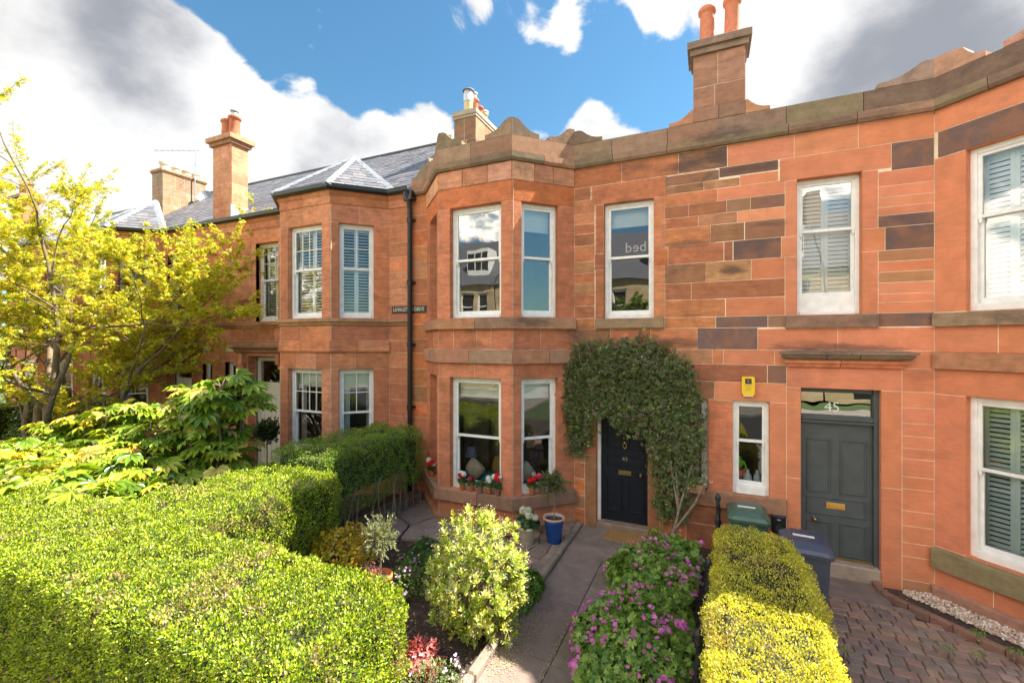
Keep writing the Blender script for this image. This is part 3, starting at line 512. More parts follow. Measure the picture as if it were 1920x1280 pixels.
# ---------------------------------------------------------------- early terrace houses (pyramid bay roof)
def early_house(T, num):
    """T maps an x of the nearest such house to this one; mirrored copies keep left-to-right order"""
    def I(a, b): p, q = T(a), T(b); return (min(p, q), max(p, q))
    mir = T(1) < T(0); xl, xr = I(-12.5, -5.95)
    labels = {41: ('sandstone terraced house with white shuttered upper bay under a pyramid roof, left of the downpipe', 'house'),
              39: ('sandstone terraced house half hidden by the yellow green tree, next beyond the shuttered bay house', 'house'),
              37: ('farthest sandstone terraced house, at the far left behind the yellow green tree', 'house')}
    h = empty('terraced_house', ((xl + xr) / 2, WY, 0), *labels[num], group='red sandstone terraced houses')
    near = num == 41; m = MB(); mort = (.66, .46, .33); rm = MB()
    wl, wr = I(-9.81, -6.55); c1, c2 = wl + .87, wr - .87; fy = WY - .87
    # openings
    ups = I(-10.97, -10.12); dor = I(-11.28, -10.05); nar = I(-12.22, -11.78)
    ops = [(ups[0], ups[1], 3.89, 5.95), (dor[0], dor[1], -.1, 2.98), (nar[0], nar[1], 1.1, 2.80)]
    O0 = (0, WY); DX = (1, 0); rows = [-.3, .3, .62, .98, 1.34, 1.72, 2.08, 2.44, 2.80, 3.13, 3.39, 3.72, 3.86, 4.2, 4.52, 4.9, 5.24, 5.56, 5.95, 6.33]
    for (a, b) in ((xl, wl), (wr, xr)):
        oo = [o for o in ops if a < (o[0] + o[1]) / 2 < b]; fixed = []
        for o in oo:
            if o[2] > 0:
                for (p, q) in ((o[0] - .17, o[0]), (o[1], o[1] + .17)): m.obox(O0, DX, p + .003, q, -.1, .003, o[2], o[3], pick(C41), .006); fixed.append((p, q, o[2], o[3]))
            m.obox(O0, DX, o[0] - .2, o[1] + .2, -.1, .003, o[3] + .003, o[3] + .3, pick(C41), .006); fixed.append((o[0] - .2, o[1] + .2, o[3], o[3] + .303)); reveals(m, O0, DX, o, C41)
        fill(m, O0, DX, a, b, rows, .62, C41, oo + fixed, joint=.003); backing(m, O0, DX, a, b, -.3, 6.34, oo, mort)
        for o in oo: room(rm, O0, DX, o)
    # bay
    Ls = (((wl, WY), (Q, -Q), 1.2304, (.33, 1.05)), ((c1, fy), (1, 0), c2 - c1, (.25, 1.27) if not mir else (.25, 1.27)), ((c2, fy), (Q, Q), 1.2304, (.18, .90)))
    brow = [-.3, .2, .75, 2.76, 3.13, 3.39, 3.72, 3.86, 5.93, 6.33]; bwins = []
    for (O, D, Lg, (a, b)) in Ls:
        oo = [(a, b, .90, 2.76), (a, b, 3.87, 5.93)]; fill(m, O, D, 0, Lg, brow, .7, C41, oo, joint=.003); backing(m, O, D, .003, Lg - .003, -.3, 6.34, oo, mort)
        for o in oo: reveals(m, O, D, o, C41); room(rm, O, D, o, .8, .0); bwins.append((O, D, o))
    for (cx, cy) in ((wl, WY), (wr, WY), (c1, fy), (c2, fy)): corner_post(m, cx, cy, mort)
    wall = m.build('wall', 'stone', h); rm.build('room_interior', 'room', h)
    # trims
    path = [(xl, WY), (wl, WY), (c1, fy), (c2, fy), (wr, WY), (xr, WY)]
    t = MB(); cf = lambda: pick(CTR[:3]); cb = lambda: pick(C41)
    t.sweep(path, [(0, 3.70), (.03, 3.73), (.05, 3.78), (.085, 3.80), (.085, 3.86), (0, 3.88)], cf, .8)
    t.build('string_course', 'trim', h); t = MB()
    t.sweep([(wl + .0, WY), (c1, fy), (c2, fy), (wr, WY)], [(0, 3.13), (.03, 3.13), (.05, 3.16), (.05, 3.20), (.035, 3.22), (.035, 3.385), (0, 3.39)], cb, .7)
    t.build('belt_course', 'stone', h); t = MB()
    t.sweep(path, [(0, 6.32), (.02, 6.34), (.02, 6.50), (.05, 6.54), (.07, 6.6), (0, 6.62)], cb, .9); t.build('cornice', 'stone', h)
    g = MB(); g.sweep(path, [(.05, 6.60), (.13, 6.60), (.17, 6.64), (.18, 6.72), (.165, 6.72), (.15, 6.65), (.05, 6.63)], (1, 1, 1), 2.5); g.build('gutter', 'black', h)
    # doorway
    dc = (dor[0] + dor[1]) / 2; t = MB()
    t.sweep([(dor[0] - .45, WY), (dor[1] + .32, WY)], [(0, 3.05), (.08, 3.09), (.10, 3.14), (.24, 3.22), (.26, 3.30), (.22, 3.34), (0, 3.37)], cf, .8)
    for s in (dor[0] - .16, dor[1] + .02): t.box(s, WY - .16, 2.78, s + .13, WY, 3.05, pick(C41)); t.box(s + .02, WY - .1, 2.66, s + .11, WY, 2.78, pick(C41))
    t.build('door_cornice', 'trim', h)
    paint = 'cream' if near else 'white'; d = MB(); yd = WY + .28
    d.box(dor[0], yd, 0, dor[0] + .12, yd + .1, 2.95); d.box(dor[1] - .12, yd, 0, dor[1], yd + .1, 2.95); d.box(dor[0] + .12, yd, 2.15, dor[1] - .12, yd + .1, 2.27); d.box(dor[0] + .12, yd, 2.85, dor[1] - .12, yd + .1, 2.95)
    dd = d.build('door', paint, h); lf = MB(); Od = (0, yd + .02); lf.obox(Od, DX, dor[0] + .12, dor[1] - .12, -.05, 0, .05, 2.15)
    for (a, b, c, e) in ((.2, .52, .25, .95), (.66, .98, .25, .95), (.2, .52, 1.1, 2.0), (.66, .98, 1.1, 2.0)): panel_ring(lf, Od, DX, dor[0] + a + .02, dor[0] + b + .02, c, e, 0, .035, .015)
    lf.build('door_leaf', paint, dd); gp = MB(); gp.add([(dor[0] + .12, yd + .05, 2.27), (dor[1] - .12, yd + .05, 2.27), (dor[1] - .12, yd + .05, 2.85), (dor[0] + .12, yd + .05, 2.85)], [(0, 1, 2, 3)]); gp.build('fanlight', 'glass', dd)
    # windows
    cv = 'shutter' if near else 'blind'
    for (O, D, o) in bwins:
        wide = o[1] - o[0] > .9; up_ = o[2] > 3
        sash_window(h, O, D, o, .11, bars=(4, 2) if wide else (2, 2), cover=(cv if up_ else 'curtain'), glass='glass_shut' if up_ else 'glass', meet=.53 if up_ else .48, slats=(2, 1))
    sash_window(h, O0, DX, ops[0], .14, bars=(3, 2), cover=cv, glass='glass_shut', meet=.53, slats=(2, 1)); sash_window(h, O0, DX, ops[2], .14, bars=None)
    # roof
    ov = .16; pts = [(c1 - ov * .41, fy - ov, 6.68), (c2 + ov * .41, fy - ov, 6.68)]; apex = ((wl + wr) / 2, 8.62, 8.02)
    roof(h, xl, xr, bay=(pts, apex, (wl - ov * 1.2, WY - ov * .2, 6.68), (wr + ov * 1.2, WY - ov * .2, 6.68)))
    # vents
    for cx in ((nar[0] + nar[1]) / 2,):
        v = MB(); v.box(cx - .14, WY - .03, 3.10, cx + .14, WY, 3.26)
        for i in range(4): v.box(cx - .11 + i * .06, WY - .036, 3.13, cx - .08 + i * .06, WY - .03, 3.23)
        v.build('air_vent', 'white', h)
    return h
h41 = early_house(lambda x: x, 41); h39 = early_house(lambda x: -25.0 - x, 39); h37 = early_house(lambda x: x - 13.1, 37)
chimney(h41, -12.86, -12.05, 8.02, 8.5, 6.5, 8.86, [(.50, .22, .12)] and [(.52, .24, .135), (.48, .20, .11), (.55, .27, .16)], [(-12.6, 8.26, .58, .15, TC, ''), (-12.28, 8.26, .62, .15, TC2, 'cowl')], cap=.13, label='slim red sandstone chimney with two terracotta pots rising from the eaves')
fl = MB(); fl.obox((-12.04, 8.02), (0, 1), -.05, .55, 0, .03, 6.6, 7.15, (1, 1, 1)); fl.build('flashing', 'lead', h41)
chimney(h39, -18.65, -18.0, 9.45, 10.95, 7.4, 9.5, [(.30, .24, .16), (.26, .20, .13), (.33, .27, .19)], [(-18.3, 9.65, .26, .13, (.6, .52, .38), 'rim'), (-18.3, 10.05, .24, .13, (.6, .48, .3), ''), (-18.3, 10.4, .24, .13, (.6, .48, .3), ''), (-18.3, 10.75, .24, .13, (.58, .45, .28), '')], cap=.05, capz=.1, label='wide grey brown chimney with four short buff pots')
chimney(h37, -25.3, -24.5, 8.02, 8.5, 6.5, 8.9, C41, [(-25.1, 8.26, .5, .14, TC, ''), (-24.7, 8.26, .5, .14, TC2, '')])

# ---------------------------------------------------------------- houses 43 and 45
DX = (1, 0); O0 = (0, WY)
P7 = lambda: pick(C45, .04)
EXPL = [  # measured stones of the middle stretch: x0, x1, z0, z1, colour key, house
 (-.69,.15,6.0,6.17,'w',43),(-.69,-.08,5.86,6.0,'n',43),(-.08,.45,5.86,6.0,'n',43),(.15,.98,6.03,6.19,'D',45),(.45,.98,5.86,6.02,'p',45),
 (-.69,.12,5.655,5.86,'s',43),(.12,1.07,5.655,5.86,'p',45),(-.69,-.31,5.455,5.655,'n',43),(-.31,.26,5.455,5.655,'n',43),(.26,.6,5.455,5.655,'b',45),(.6,1.07,5.455,5.655,'D',45),
 (-.69,-.16,5.275,5.455,'s',43),(-.16,.41,5.275,5.455,'b2',43),(.41,1.07,5.275,5.455,'p',45),(-.69,.02,4.985,5.275,'n',43),(.02,.515,4.985,5.275,'n',43),(.52,1.07,4.985,5.275,'s2',45),
 (-.64,.22,4.67,4.985,'s',43),(.22,.35,4.67,4.985,'n',43),(.355,1.02,4.67,4.985,'d',45),(-.69,-.05,4.35,4.67,'n',43),(-.05,.61,4.35,4.67,'n',43),(.61,1.07,4.35,4.67,'p',45),
 (-.69,-.27,4.065,4.35,'n',43),(-.27,1.07,4.065,4.35,'n',43),(-.69,.24,3.775,4.065,'n',43),(.245,1.07,3.775,4.065,'p',45),(-.69,.1,3.59,3.775,'n',43),(.1,.84,3.59,3.775,'d',45),(.84,1.07,3.59,3.775,'b',45),
 (-2.28,-1.62,3.24,3.59,'n',43),(-1.62,-.92,3.24,3.59,'s',43),(-.92,-.18,3.24,3.59,'s',43),(-.18,.7,3.24,3.59,'d',45),(.7,1.74,3.24,3.57,'p',45),(1.74,2.84,3.24,3.57,'p',45),
 (-2.28,-1.3,3.0,3.24,'n',43),(-1.3,-.5,3.0,3.24,'n',43),(-.5,.05,3.0,3.24,'n',43),(.05,.21,3.0,3.24,'p',45),(.21,.93,3.0,3.24,'p',45),(.93,1.08,3.0,3.24,'p',45),
 (-.97,.83,2.72,3.0,'n',43),(.835,1.09,2.72,3.0,'b',45),(-.97,.08,2.42,2.72,'n',43),(.08,1.09,2.42,2.72,'p',45),
 (-.02,.35,.935,2.42,'p',43),(.86,1.09,.935,2.42,'p',45),
 (1.0,2.37,5.84,6.19,'p',45),(2.37,2.84,5.80,6.19,'d',45),
 (1.07,1.23,4.98,5.84,'p',45),(1.02,1.23,4.67,4.98,'p',45),(1.07,1.23,3.775,4.67,'p',45),(2.03,2.22,5.0,5.84,'p',45),(2.03,2.30,4.67,5.0,'p',45),(2.03,2.22,3.775,4.67,'p',45),
 (2.30,2.84,4.67,5.0,'d',45),(2.22,2.84,5.0,5.17,'d',45),(2.22,2.84,3.58,3.775,'d',45),
 (1.09,2.49,2.665,2.99,'p',45),(1.09,1.28,1.28,2.665,'p',45),(1.09,1.28,-.05,1.28,'p',45),(2.25,2.49,1.28,2.665,'p',45),(2.25,2.49,-.25,1.28,'p',45),
 (-1.95,-.65,5.84,6.19,'s',43),(-1.88,-1.73,4.95,5.84,'n',43),(-1.9,-1.73,4.66,4.95,'n',43),(-1.88,-1.73,3.78,4.66,'n',43),(-.87,-.69,4.95,5.84,'n',43),(-.87,-.64,4.66,4.95,'n',43),(-.87,-.69,3.78,4.66,'n',43),
 (-2.08,-1.87,1.3,2.2,'n',43),(-2.08,-1.87,0,1.3,'n',43),(-2.08,-.75,2.2,2.62,'n',43),(-2.28,-.97,2.62,3.0,'n',43),(-.97,-.78,1.2,2.2,'n',43),(-.97,-.78,0,1.2,'n',43),(-.78,-.55,.935,2.42,'n',43),
]
for za, zb in zip([5.17,5.29,5.43,5.59,5.80], [5.29,5.43,5.59,5.80]): EXPL.append((2.22, 2.84, za, zb, 'p', 45))
for za, zb in zip([3.775,3.93,4.05,4.21,4.36,4.51,4.67], [3.93,4.05,4.21,4.36,4.51,4.67]): EXPL.append((2.22, 2.84, za, zb, 'b2' if za in (4.51, 4.21) else 'p', 45))
_z = [.02,.35,.54,.78,.99,1.30,1.47,1.72,1.87,2.04,2.22,2.44,2.665,2.99,3.24]
for za, zb in zip(_z, _z[1:]): EXPL.append((2.49 if za < 2.9 else 2.45, 2.84, za, zb, 'p', 45))
EXPL += [(2.49, 2.84, -.3, .02, 'b2', 45), (1.08, 2.45, 2.99, 3.24, 'p', 45)]
_z = [3.24,3.59,3.79,4.02,4.22,4.43,4.62,4.83,5.12,5.34,5.52,5.71,5.95,6.19]
for za, zb in zip(_z[1:], _z[2:]): EXPL.append((-2.28, -1.90 if za < 5.8 else -1.97, za, zb, 'n', 43))
_z = [-.1,.3,.55,.85,1.15,1.42,1.7,1.95,2.2]
for za, zb in zip(_z, _z[1:]): EXPL.append((-2.28, -2.08, za, zb, 'n', 43))
for (a, b) in ((-.78, -.35), (-.35, .3), (.3, 1.09)): EXPL.append((a, b, .36, .68, 'n' if a < 0 else 'p', 43 if a < .2 else 45)); EXPL.append((a, b, -.1, .36, 'n' if a < 0 else 'p', 43 if a < .2 else 45))
x = -2.28
for w in (.86, .95, .74, .92, .80, .85): EXPL.append((x, min(x + w, 2.84), 6.19, 6.535, 'w' if abs(x + .5) < .4 else ('n' if x < 0 else 'p'), 43 if x < .05 else 45)); x += w
WM = {43: MB(), 45: MB()}
CS = {'n': lambda: pick(C43, .06), 's': lambda: pick(CST, .08), 'p': P7, 'd': lambda: pick(CDK), 'b': lambda: pick(CBR), 'D': lambda: pick([(.20, .11, .08)]), 's2': lambda: pick([(.34, .15, .09)]), 'b2': lambda: pick([(.42, .20, .10)]), 'w': lambda: pick([(.24, .13, .09)])}
for (a, b, c, d, k, hn) in EXPL:
    j = .004 if hn == 45 else .003; WM[hn].obox(O0, DX, a + j, b - j, -.05, 0 if hn == 45 else random.uniform(-.002, .004), c + j, d - j, CS[k](), .003 if hn == 45 else .008)
OP43 = [(-1.73, -.87, 3.78, 5.84), (-1.87, -.97, -.1, 2.2), (-.55, -.02, .93, 2.42)]; OP45 = [(1.23, 2.03, 3.775, 5.84), (1.28, 2.25, -.2, 2.665), (.35, .86, .93, 2.42)]
backing(WM[43], O0, DX, -2.28, .1, -.3, 6.54, OP43, (.66, .44, .29)); backing(WM[45], O0, DX, .1, 2.84, -.3, 6.54, OP45, (.84, .66, .47))
fill(WM[43], O0, DX, -5.95, -5.54, [-.3, .35, .68, 1.02, 1.35, 1.72, 2.05, 2.4, 2.78, 3.12, 3.42, 3.75, 4.06, 4.4, 4.75, 5.1, 5.44, 5.78, 6.1, 6.54], .6, C43); backing(WM[43], O0, DX, -5.95, -5.54, -.3, 6.54, [], (.66, .44, .29))

h43 = empty('terraced_house', (-2.9, WY, 0), 'red sandstone terraced house with navy front door 43 and geranium pots on its bay sill', 'house', 'red sandstone terraced houses')
h45 = empty('terraced_house', (4, WY, 0), 'pale jointed sandstone terraced house with dark grey front door 45 and louvred shutters', 'house', 'red sandstone terraced houses')
def bay(h, mb, wl, wr, cols, mort, sides, sill, heads, trims, rm):
    fy = WY - .87; c1, c2 = wl + .87, wr - .87; out = []
    Ls = []
    if 'L' in sides: Ls.append(((wl, WY), (Q, -Q), 1.2304, (.33, 1.05)))
    Ls.append(((c1, fy), (1, 0), c2 - c1, (.25, c2 - c1 - .22)))
    if 'R' in sides: Ls.append(((c2, fy), (Q, Q), 1.2304, (.18, .90)))
    for (O, D, Lg, (a, b)) in Ls:
        oo = [(a, b, sill[0], heads[0]), (a, b, sill[1], heads[1])]
        for (rows, avg) in trims: fill(mb, O, D, 0, Lg, rows, avg, cols, oo, joint=.003)
        backing(mb, O, D, .003, Lg - .003, -.3, 6.55, oo, mort)
        for o in oo: reveals(mb, O, D, o, cols); room(rm, O, D, o, .8, 0); out.append((O, D, o))
    return out
rm = MB()
b43 = bay(h43, WM[43], -5.54, -2.28, [(.52, .19, .10), (.47, .17, .088), (.56, .205, .108)], (.68, .48, .34), 'LR', (.64, 3.79), (2.70, 5.84), [([.14, .45], .7), ([.63, 2.70], .5), ([2.70, 2.98], 1.1), ([3.22, 3.60], .42), ([3.79, 5.84], .5)], rm)
for (O, D, Lg) in (((-5.54, WY), (Q, -Q), 1.2304), ((-4.67, WY - .87), (1, 0), 1.52), ((-3.15, WY - .87), (Q, Q), 1.2304)):
    fill(WM[43], O, D, 0, Lg, [5.84, 6.21], .9, [(.58, .165, .06), (.54, .16, .065)], proud=.002); fill(WM[43], O, D, 0, Lg, [6.21, 6.54], .5, [(.60, .28, .14), (.50, .22, .12), (.62, .32, .19)], proud=.02)
for o in OP43: reveals(WM[43], O0, DX, o, [(.55, .19, .10), (.46, .19, .10)]); room(rm, O0, DX, o)
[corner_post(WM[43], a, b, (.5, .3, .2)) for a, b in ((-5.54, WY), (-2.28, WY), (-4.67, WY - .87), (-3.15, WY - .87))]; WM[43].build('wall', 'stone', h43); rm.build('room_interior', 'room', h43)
rm = MB()
b45 = bay(h45, WM[45], 2.84, 6.2, C45, (.84, .66, .47), 'LR', (.56, 3.77), (2.65, 5.88), [([.02, .27], .85), ([.55, 2.65], .5), ([2.65, 3.0], 1.4), ([3.22, 3.58], .6), ([3.77, 5.88], .5), ([6.24, 6.56], 1.3)], rm)
for (O, D, Lg) in (((2.84, WY), (Q, -Q), 1.2304), ((3.71, WY - .87), (1, 0), 1.62)):
    WM[45].obox(O, D, .04, Lg - .01, -.05, 0.002, 5.885, 6.236, (.17, .105, .09), .004)
fill(WM[45], O0, DX, 6.2, 7.4, [-.3, .1, .5, .9, 1.3, 1.7, 2.1, 2.6, 3.0, 3.24, 3.58, 4, 4.4, 4.8, 5.2, 5.6, 6, 6.54], .7, C45); backing(WM[45], O0, DX, 6.2, 7.4, -.3, 6.54, [], (.84, .66, .47))
for o in OP45: reveals(WM[45], O0, DX, o, C45); room(rm, O0, DX, o)
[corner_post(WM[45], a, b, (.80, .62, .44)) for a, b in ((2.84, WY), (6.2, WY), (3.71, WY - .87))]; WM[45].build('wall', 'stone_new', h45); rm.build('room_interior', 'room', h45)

# mouldings of 43
cf = lambda: pick(CTR); cr = lambda: pick([(.36, .20, .13), (.42, .2, .12), (.33, .2, .13)])
bp43 = [(-5.54, WY), (-4.67, WY - .87), (-3.15, WY - .87), (-2.28, WY)]
PR = lambda z0, z1, o, slope=.02: [(0, z0), (o, z0), (o, z1 - slope), (0, z1)]
m = MB(); m.sweep(bp43, PR(.43, .655, .09), cf, .7); m.build('window_sill', 'trim', h43); m = MB(); m.sweep(bp43, PR(3.60, 3.805, .075), cf, .9); m.build('window_sill', 'trim', h43); m = MB(); m.obox(O0, DX, -1.88, -.70, -.2, .07, 3.60, 3.775, pick(CTR), .01); m.build('window_sill', 'trim', h43)
m = MB(); m.sweep(bp43, PR(2.98, 3.215, .065, .01), cr, .65); m.build('belt_course', 'trim', h43)
m = MB(); m.sweep(bp43, [(0, -.3), (.07, -.3), (.07, .11), (0, .15)], cf, .9); m.build('plinth', 'trim', h43)
m = MB(); m.obox(O0, DX, -.78, 1.09, -.25, .05, .68, .935, pick(CTR), .01); m.build('window_sill', 'trim', h43)
cpd = lambda: pick([(.25, .155, .10), (.29, .19, .12), (.21, .155, .095), (.33, .18, .11), (.19, .13, .09)], .1)
top43 = [(-5.95, WY), (-5.54, WY), (-4.67, WY - .87), (-3.15, WY - .87), (-2.28, WY), (.1, WY)]
m = MB(); m.sweep(top43, [(-.28, 6.54), (.055, 6.54), (.085, 6.58), (.085, 6.68), (.03, 6.70), (-.28, 6.70)], cpd, .8); m.sweep(top43[1:], [(-.28, 6.70), (.02, 6.70), (.02, 6.985), (-.02, 7.0), (-.28, 7.0)], cpd, .95)
m.obox(O0, DX, -5.95, -5.56, -.28, .02, 6.70, 6.86, pick(CTR), .01); m.build('parapet', 'trim', h43)
m = MB(); lf_ = (-5.54, WY); D1, D2 = (Q, -Q), (Q, Q); cA, cB = (-4.67, WY - .87), (-3.15, WY - .87)
scroll(m, lf_, D1, 1.24, .72, 7.0, .30, -.24, 0, cpd()); scroll(m, cA, DX, -.005, .50, 7.0, .30, -.24, .0, cpd())
scroll(m, cA, DX, 1.525, .98, 7.0, .30, -.24, 0, cpd()); scroll(m, cB, D2, -.005, .52, 7.0, .30, -.24, 0, cpd())
scroll(m, cB, D2, 1.235, .72, 7.0, .29, -.24, 0, cpd()); scroll(m, (-2.28, WY), DX, 0, .52, 7.0, .25, -.24, .0, cpd())
scroll(m, lf_, D1, 0, .5, 7.0, .28, -.24, 0, cpd()); scroll(m, lf_, DX, 0, -.4, 6.86, .3, -.24, 0, cpd()); m.build('parapet_scroll', 'trim', h43)
# mouldings of 45
cf5 = lambda: pick([(.26, .165, .11), (.18, .115, .085), (.33, .19, .125), (.24, .175, .105)], .1); cg5 = lambda: pick([(.27, .21, .115), (.30, .20, .11)])
bp45 = [(2.84, WY), (3.71, WY - .87), (5.33, WY - .87), (6.2, WY)]
m = MB(); m.sweep(bp45, PR(.28, .55, .08), cg5, 1.3); m.build('window_sill', 'trim', h45)
m = MB(); m.sweep(bp45, PR(3.575, 3.76, .06), lambda: pick(CTR[3:]), 1.4); m.build('window_sill', 'trim', h45); m = MB(); m.obox(O0, DX, 1.07, 2.22, -.25, .06, 3.575, 3.768, pick(CTR[3:]), .01); m.build('window_sill', 'trim', h45)
m = MB(); m.sweep(bp45, PR(3.0, 3.225, .05, .005), lambda: pick(CTR[:3]), 1.4); m.build('belt_course', 'trim', h45)
m = MB(); m.sweep([(2.80, WY)] + bp45[0:], [(0, -.35), (.06, -.35), (.06, .0), (.05, .015), (0, .03)], lambda: pick([(.36, .19, .13)]), 1.2); m.build('plinth', 'trim', h45)
top45 = [(.1, WY)] + bp45 + [(7.4, WY)]
m = MB(); m.sweep(top45, [(-.28, 6.54), (.055, 6.54), (.085, 6.58), (.085, 6.68), (.03, 6.70), (-.28, 6.70)], cf5, .8); m.sweep(top45, [(-.28, 6.70), (.02, 6.70), (.02, 6.985), (-.02, 7.0), (-.28, 7.0)], cf5, .95); m.build('parapet', 'trim', h45)
m = MB(); scroll(m, (2.84, WY), DX, 0, -.62, 7.0, .27, -.24, 0, pick([(.30, .2, .14)])); scroll(m, (2.84, WY), D1, 0, .52, 7.0, .27, -.24, 0, pick([(.40, .22, .15)]), .3); scroll(m, (2.84, WY), D1, 1.235, .68, 7.0, .3, -.24, 0, pick([(.46, .24, .16)])); scroll(m, (3.71, WY - .87), DX, -.005, .5, 7.0, .3, -.24, 0, pick([(.46, .24, .16)]))
scroll(m, O0, DX, -.24, -.62, 7.0, .22, -.24, 0, pick(CTR), .05); scroll(m, O0, DX, .53, .87, 7.0, .22, -.24, 0, pick(CTR), .05); m.obox(O0, DX, -.24, .14, -.24, .004, 7.0, 7.22, (.32, .17, .11), .006); m.obox(O0, DX, .145, .53, -.24, .004, 7.0, 7.22, (.27, .155, .10), .006); m.build('parapet_scroll', 'trim', h45)
# cornice over door 45
m = MB(); m.sweep([(1.15, WY), (2.44, WY)], [(0, 2.97), (.05, 2.99), (.07, 3.03), (.10, 3.045), (.12, 3.09), (.0, 3.10)], P7, .7, ends=((-.9, -1), (.9, -1)))
m.sweep([(1.15, WY), (2.44, WY)], [(0, 3.175), (.20, 3.178), (.205, 3.215), (.0, 3.235)], lambda: pick([(.20, .14, .11), (.25, .17, .13)]), .6, ends=((-.9, -1), (.9, -1))); m.sweep([(1.15, WY), (2.44, WY)], [(0, 3.10), (.125, 3.10), (.165, 3.14), (.175, 3.175), (0, 3.175)], lambda: pick([(.30, .22, .10), (.22, .15, .09)]), .5, ends=((-.9, -1), (.9, -1))); m.build('door_cornice', 'trim', h45)
# wall above eaves is slate roof, set back behind the parapets
roof(h43, -5.95, .1, ridge=(11.4, 7.0)); roof(h45, .1, 7.4, ridge=(11.4, 7.0))
chimney(h43, -6.15, -5.5, 10.05, 11.35, 8.0, 9.2, [(.14, .09, .06), (.22, .13, .08), (.30, .17, .10), (.36, .2, .12)], [(-5.83, 10.25, .62, .12, (.55, .45, .25), 'flue'), (-5.83, 10.58, .55, .12, TC, 'cowl'), (-5.83, 10.86, .48, .11, TC2, ''), (-5.83, 11.14, .42, .11, YC, 'rim')], cap=.04, capz=.16, label='patched stone chimney with four mixed pots behind the bay parapet', capcols=[(.34, .28, .2)])
ch = chimney(h45, -.24, .53, 7.955, 8.43, 7.22, 8.1, [(.38, .195, .125), (.34, .175, .115), (.42, .22, .14)], [(-.03, 8.18, .66, .125, (.58, .20, .11), ''), (.35, 8.18, .72, .125, (.58, .20, .11), 'cowl')], cap=.09, capz=.2, label='tall sandstone chimney with two terracotta pots on the parapet', capcols=[(.24, .17, .12)])

# windows 43
for i, (O, D, o) in enumerate(b43):
    up = o[2] > 3; sash_window(h43, O, D, o, .11 if O[0] > -5.5 else .2, cover='blind', glass='glass_hi' if up else 'glass', glass2='glass_hi' if up else 'glass', meet=.53 if up else .47, blindh=.18 if up else .14, fw=.06)
w = sash_window(h43, O0, DX, OP43[0], .11, cover='blind', glass='glass_hi', meet=.53, blindh=.15, fw=.06)
sash_window(h43, O0, DX, OP43[2], .11, meet=.5)
bed = text_obj('wire_script', 'bed', .26, (-1.22, WY + .33, 5.08), (R(90), 0, R(180)), 'paper', w, .002); bed.rotation_euler = (R(90), 0, R(180))
# windows 45
for i, (O, D, o) in enumerate(b45):
    up = o[2] > 3; sash_window(h45, O, D, o, .10, cover='shutter' if up else 'sage', glass='glass_shut' if up else 'glass', meet=.58 if up else .55, slats=(3 if D == (1, 0) else 2, 1 if not up else 0), fw=.07, bot=.09)
sash_window(h45, O0, DX, OP45[0], .12, cover='shutter', glass='glass_hi', meet=.58, slats=(2, 0), fw=.05, bot=.05, apron=.22)
sash_window(h45, O0, DX, OP45[2], .07, meet=.55, fw=.05, bot=.12)

# front door 43
def door(h, x0, x1, y, z0, z1, panels, paint):
    d = MB(); d.obox((0, y), DX, x0, x1, -.05, 0, z0, z1, (1, 1, 1), .003)
    for (a, b, c, e) in panels: panel_ring(d, (0, y), DX, x0 + a, x0 + b, z0 + c, z0 + e, 0, .032, .016)
    return d.build('door', paint, h)
y43 = WY + .16; d43 = door(h43, -1.81, -.96, y43, .12, 2.12, [(.09, .38, 1.30, 1.93), (.48, .77, 1.30, 1.93), (.09, .77, 1.0, 1.2), (.09, .38, .18, .80), (.48, .77, .18, .80)], 'navy')
m = MB(); m.box(-1.87, y43 - .05, .0, -1.812, y43 + .08, 2.2); m.box(-1.87, y43 - .04, 2.125, -.96, y43 + .08, 2.2); m.build('door_frame', 'white', h43)
m = MB(); m.cbox(-1.87, WY - .02, .0, -.95, WY + .3, .115, .015, (.26, .19, .14)); m.build('doorstep', 'trim', h43)
m = MB(); m.obox((0, y43), DX, -1.50, -1.27, 0, .012, .965, 1.045, (1, 1, 1), .004); m.obox((0, y43), DX, -1.475, -1.295, .012, .016, .985, 1.025, (1, 1, 1), .002); m.build('letter_plate', 'brass_dull', d43)
m = MB()
def knob(mb, x, y, z, r=.03): mb.ring([[(x + rr * math.cos(a), y - dy, z + rr * math.sin(a)) for a in [2 * math.pi * i / 16 for i in range(16)]] for rr, dy in ((r * 1.2, .0), (r * 1.2, .006), (r * .45, .012), (r * .45, .03), (r * .9, .04), (r, .055), (r * .8, .07), (r * .3, .078))])
knob(m, -1.10, y43, 1.0); m.build('door_knob', 'brass_dull', d43)
m = MB(); m.ring([[(-1.385 + (.035 + .007 * math.cos(b)) * math.cos(a) * .9, y43 - .022 + .007 * math.sin(b), 1.50 + (.048 + .007 * math.cos(b)) * math.sin(a)) for b in [2 * math.pi * j / 8 for j in range(8)]] for a in [2 * math.pi * i / 20 for i in range(21)]], cap=False); m.lathe([(.018, 0), (.02, .02), (.008, .03)], (-1.385, y43 - .02, 1.54), 10); m.build('door_knocker', 'brass', d43)
text_obj('house_number', '43', .105, (-1.385, y43 - .004, 1.255), (R(90), 0, 0), 'gold_print', d43, .003)
# front door 45
y45 = WY + .13; d45 = door(h45, 1.30, 2.19, y45, .10, 2.12, [(.07, .38, .98, 1.80), (.49, .82, .98, 1.80), (.07, .82, .62 + .02, .93 - .01), (.07, .38, .05, .55), (.49, .82, .05, .55)], 'grey')
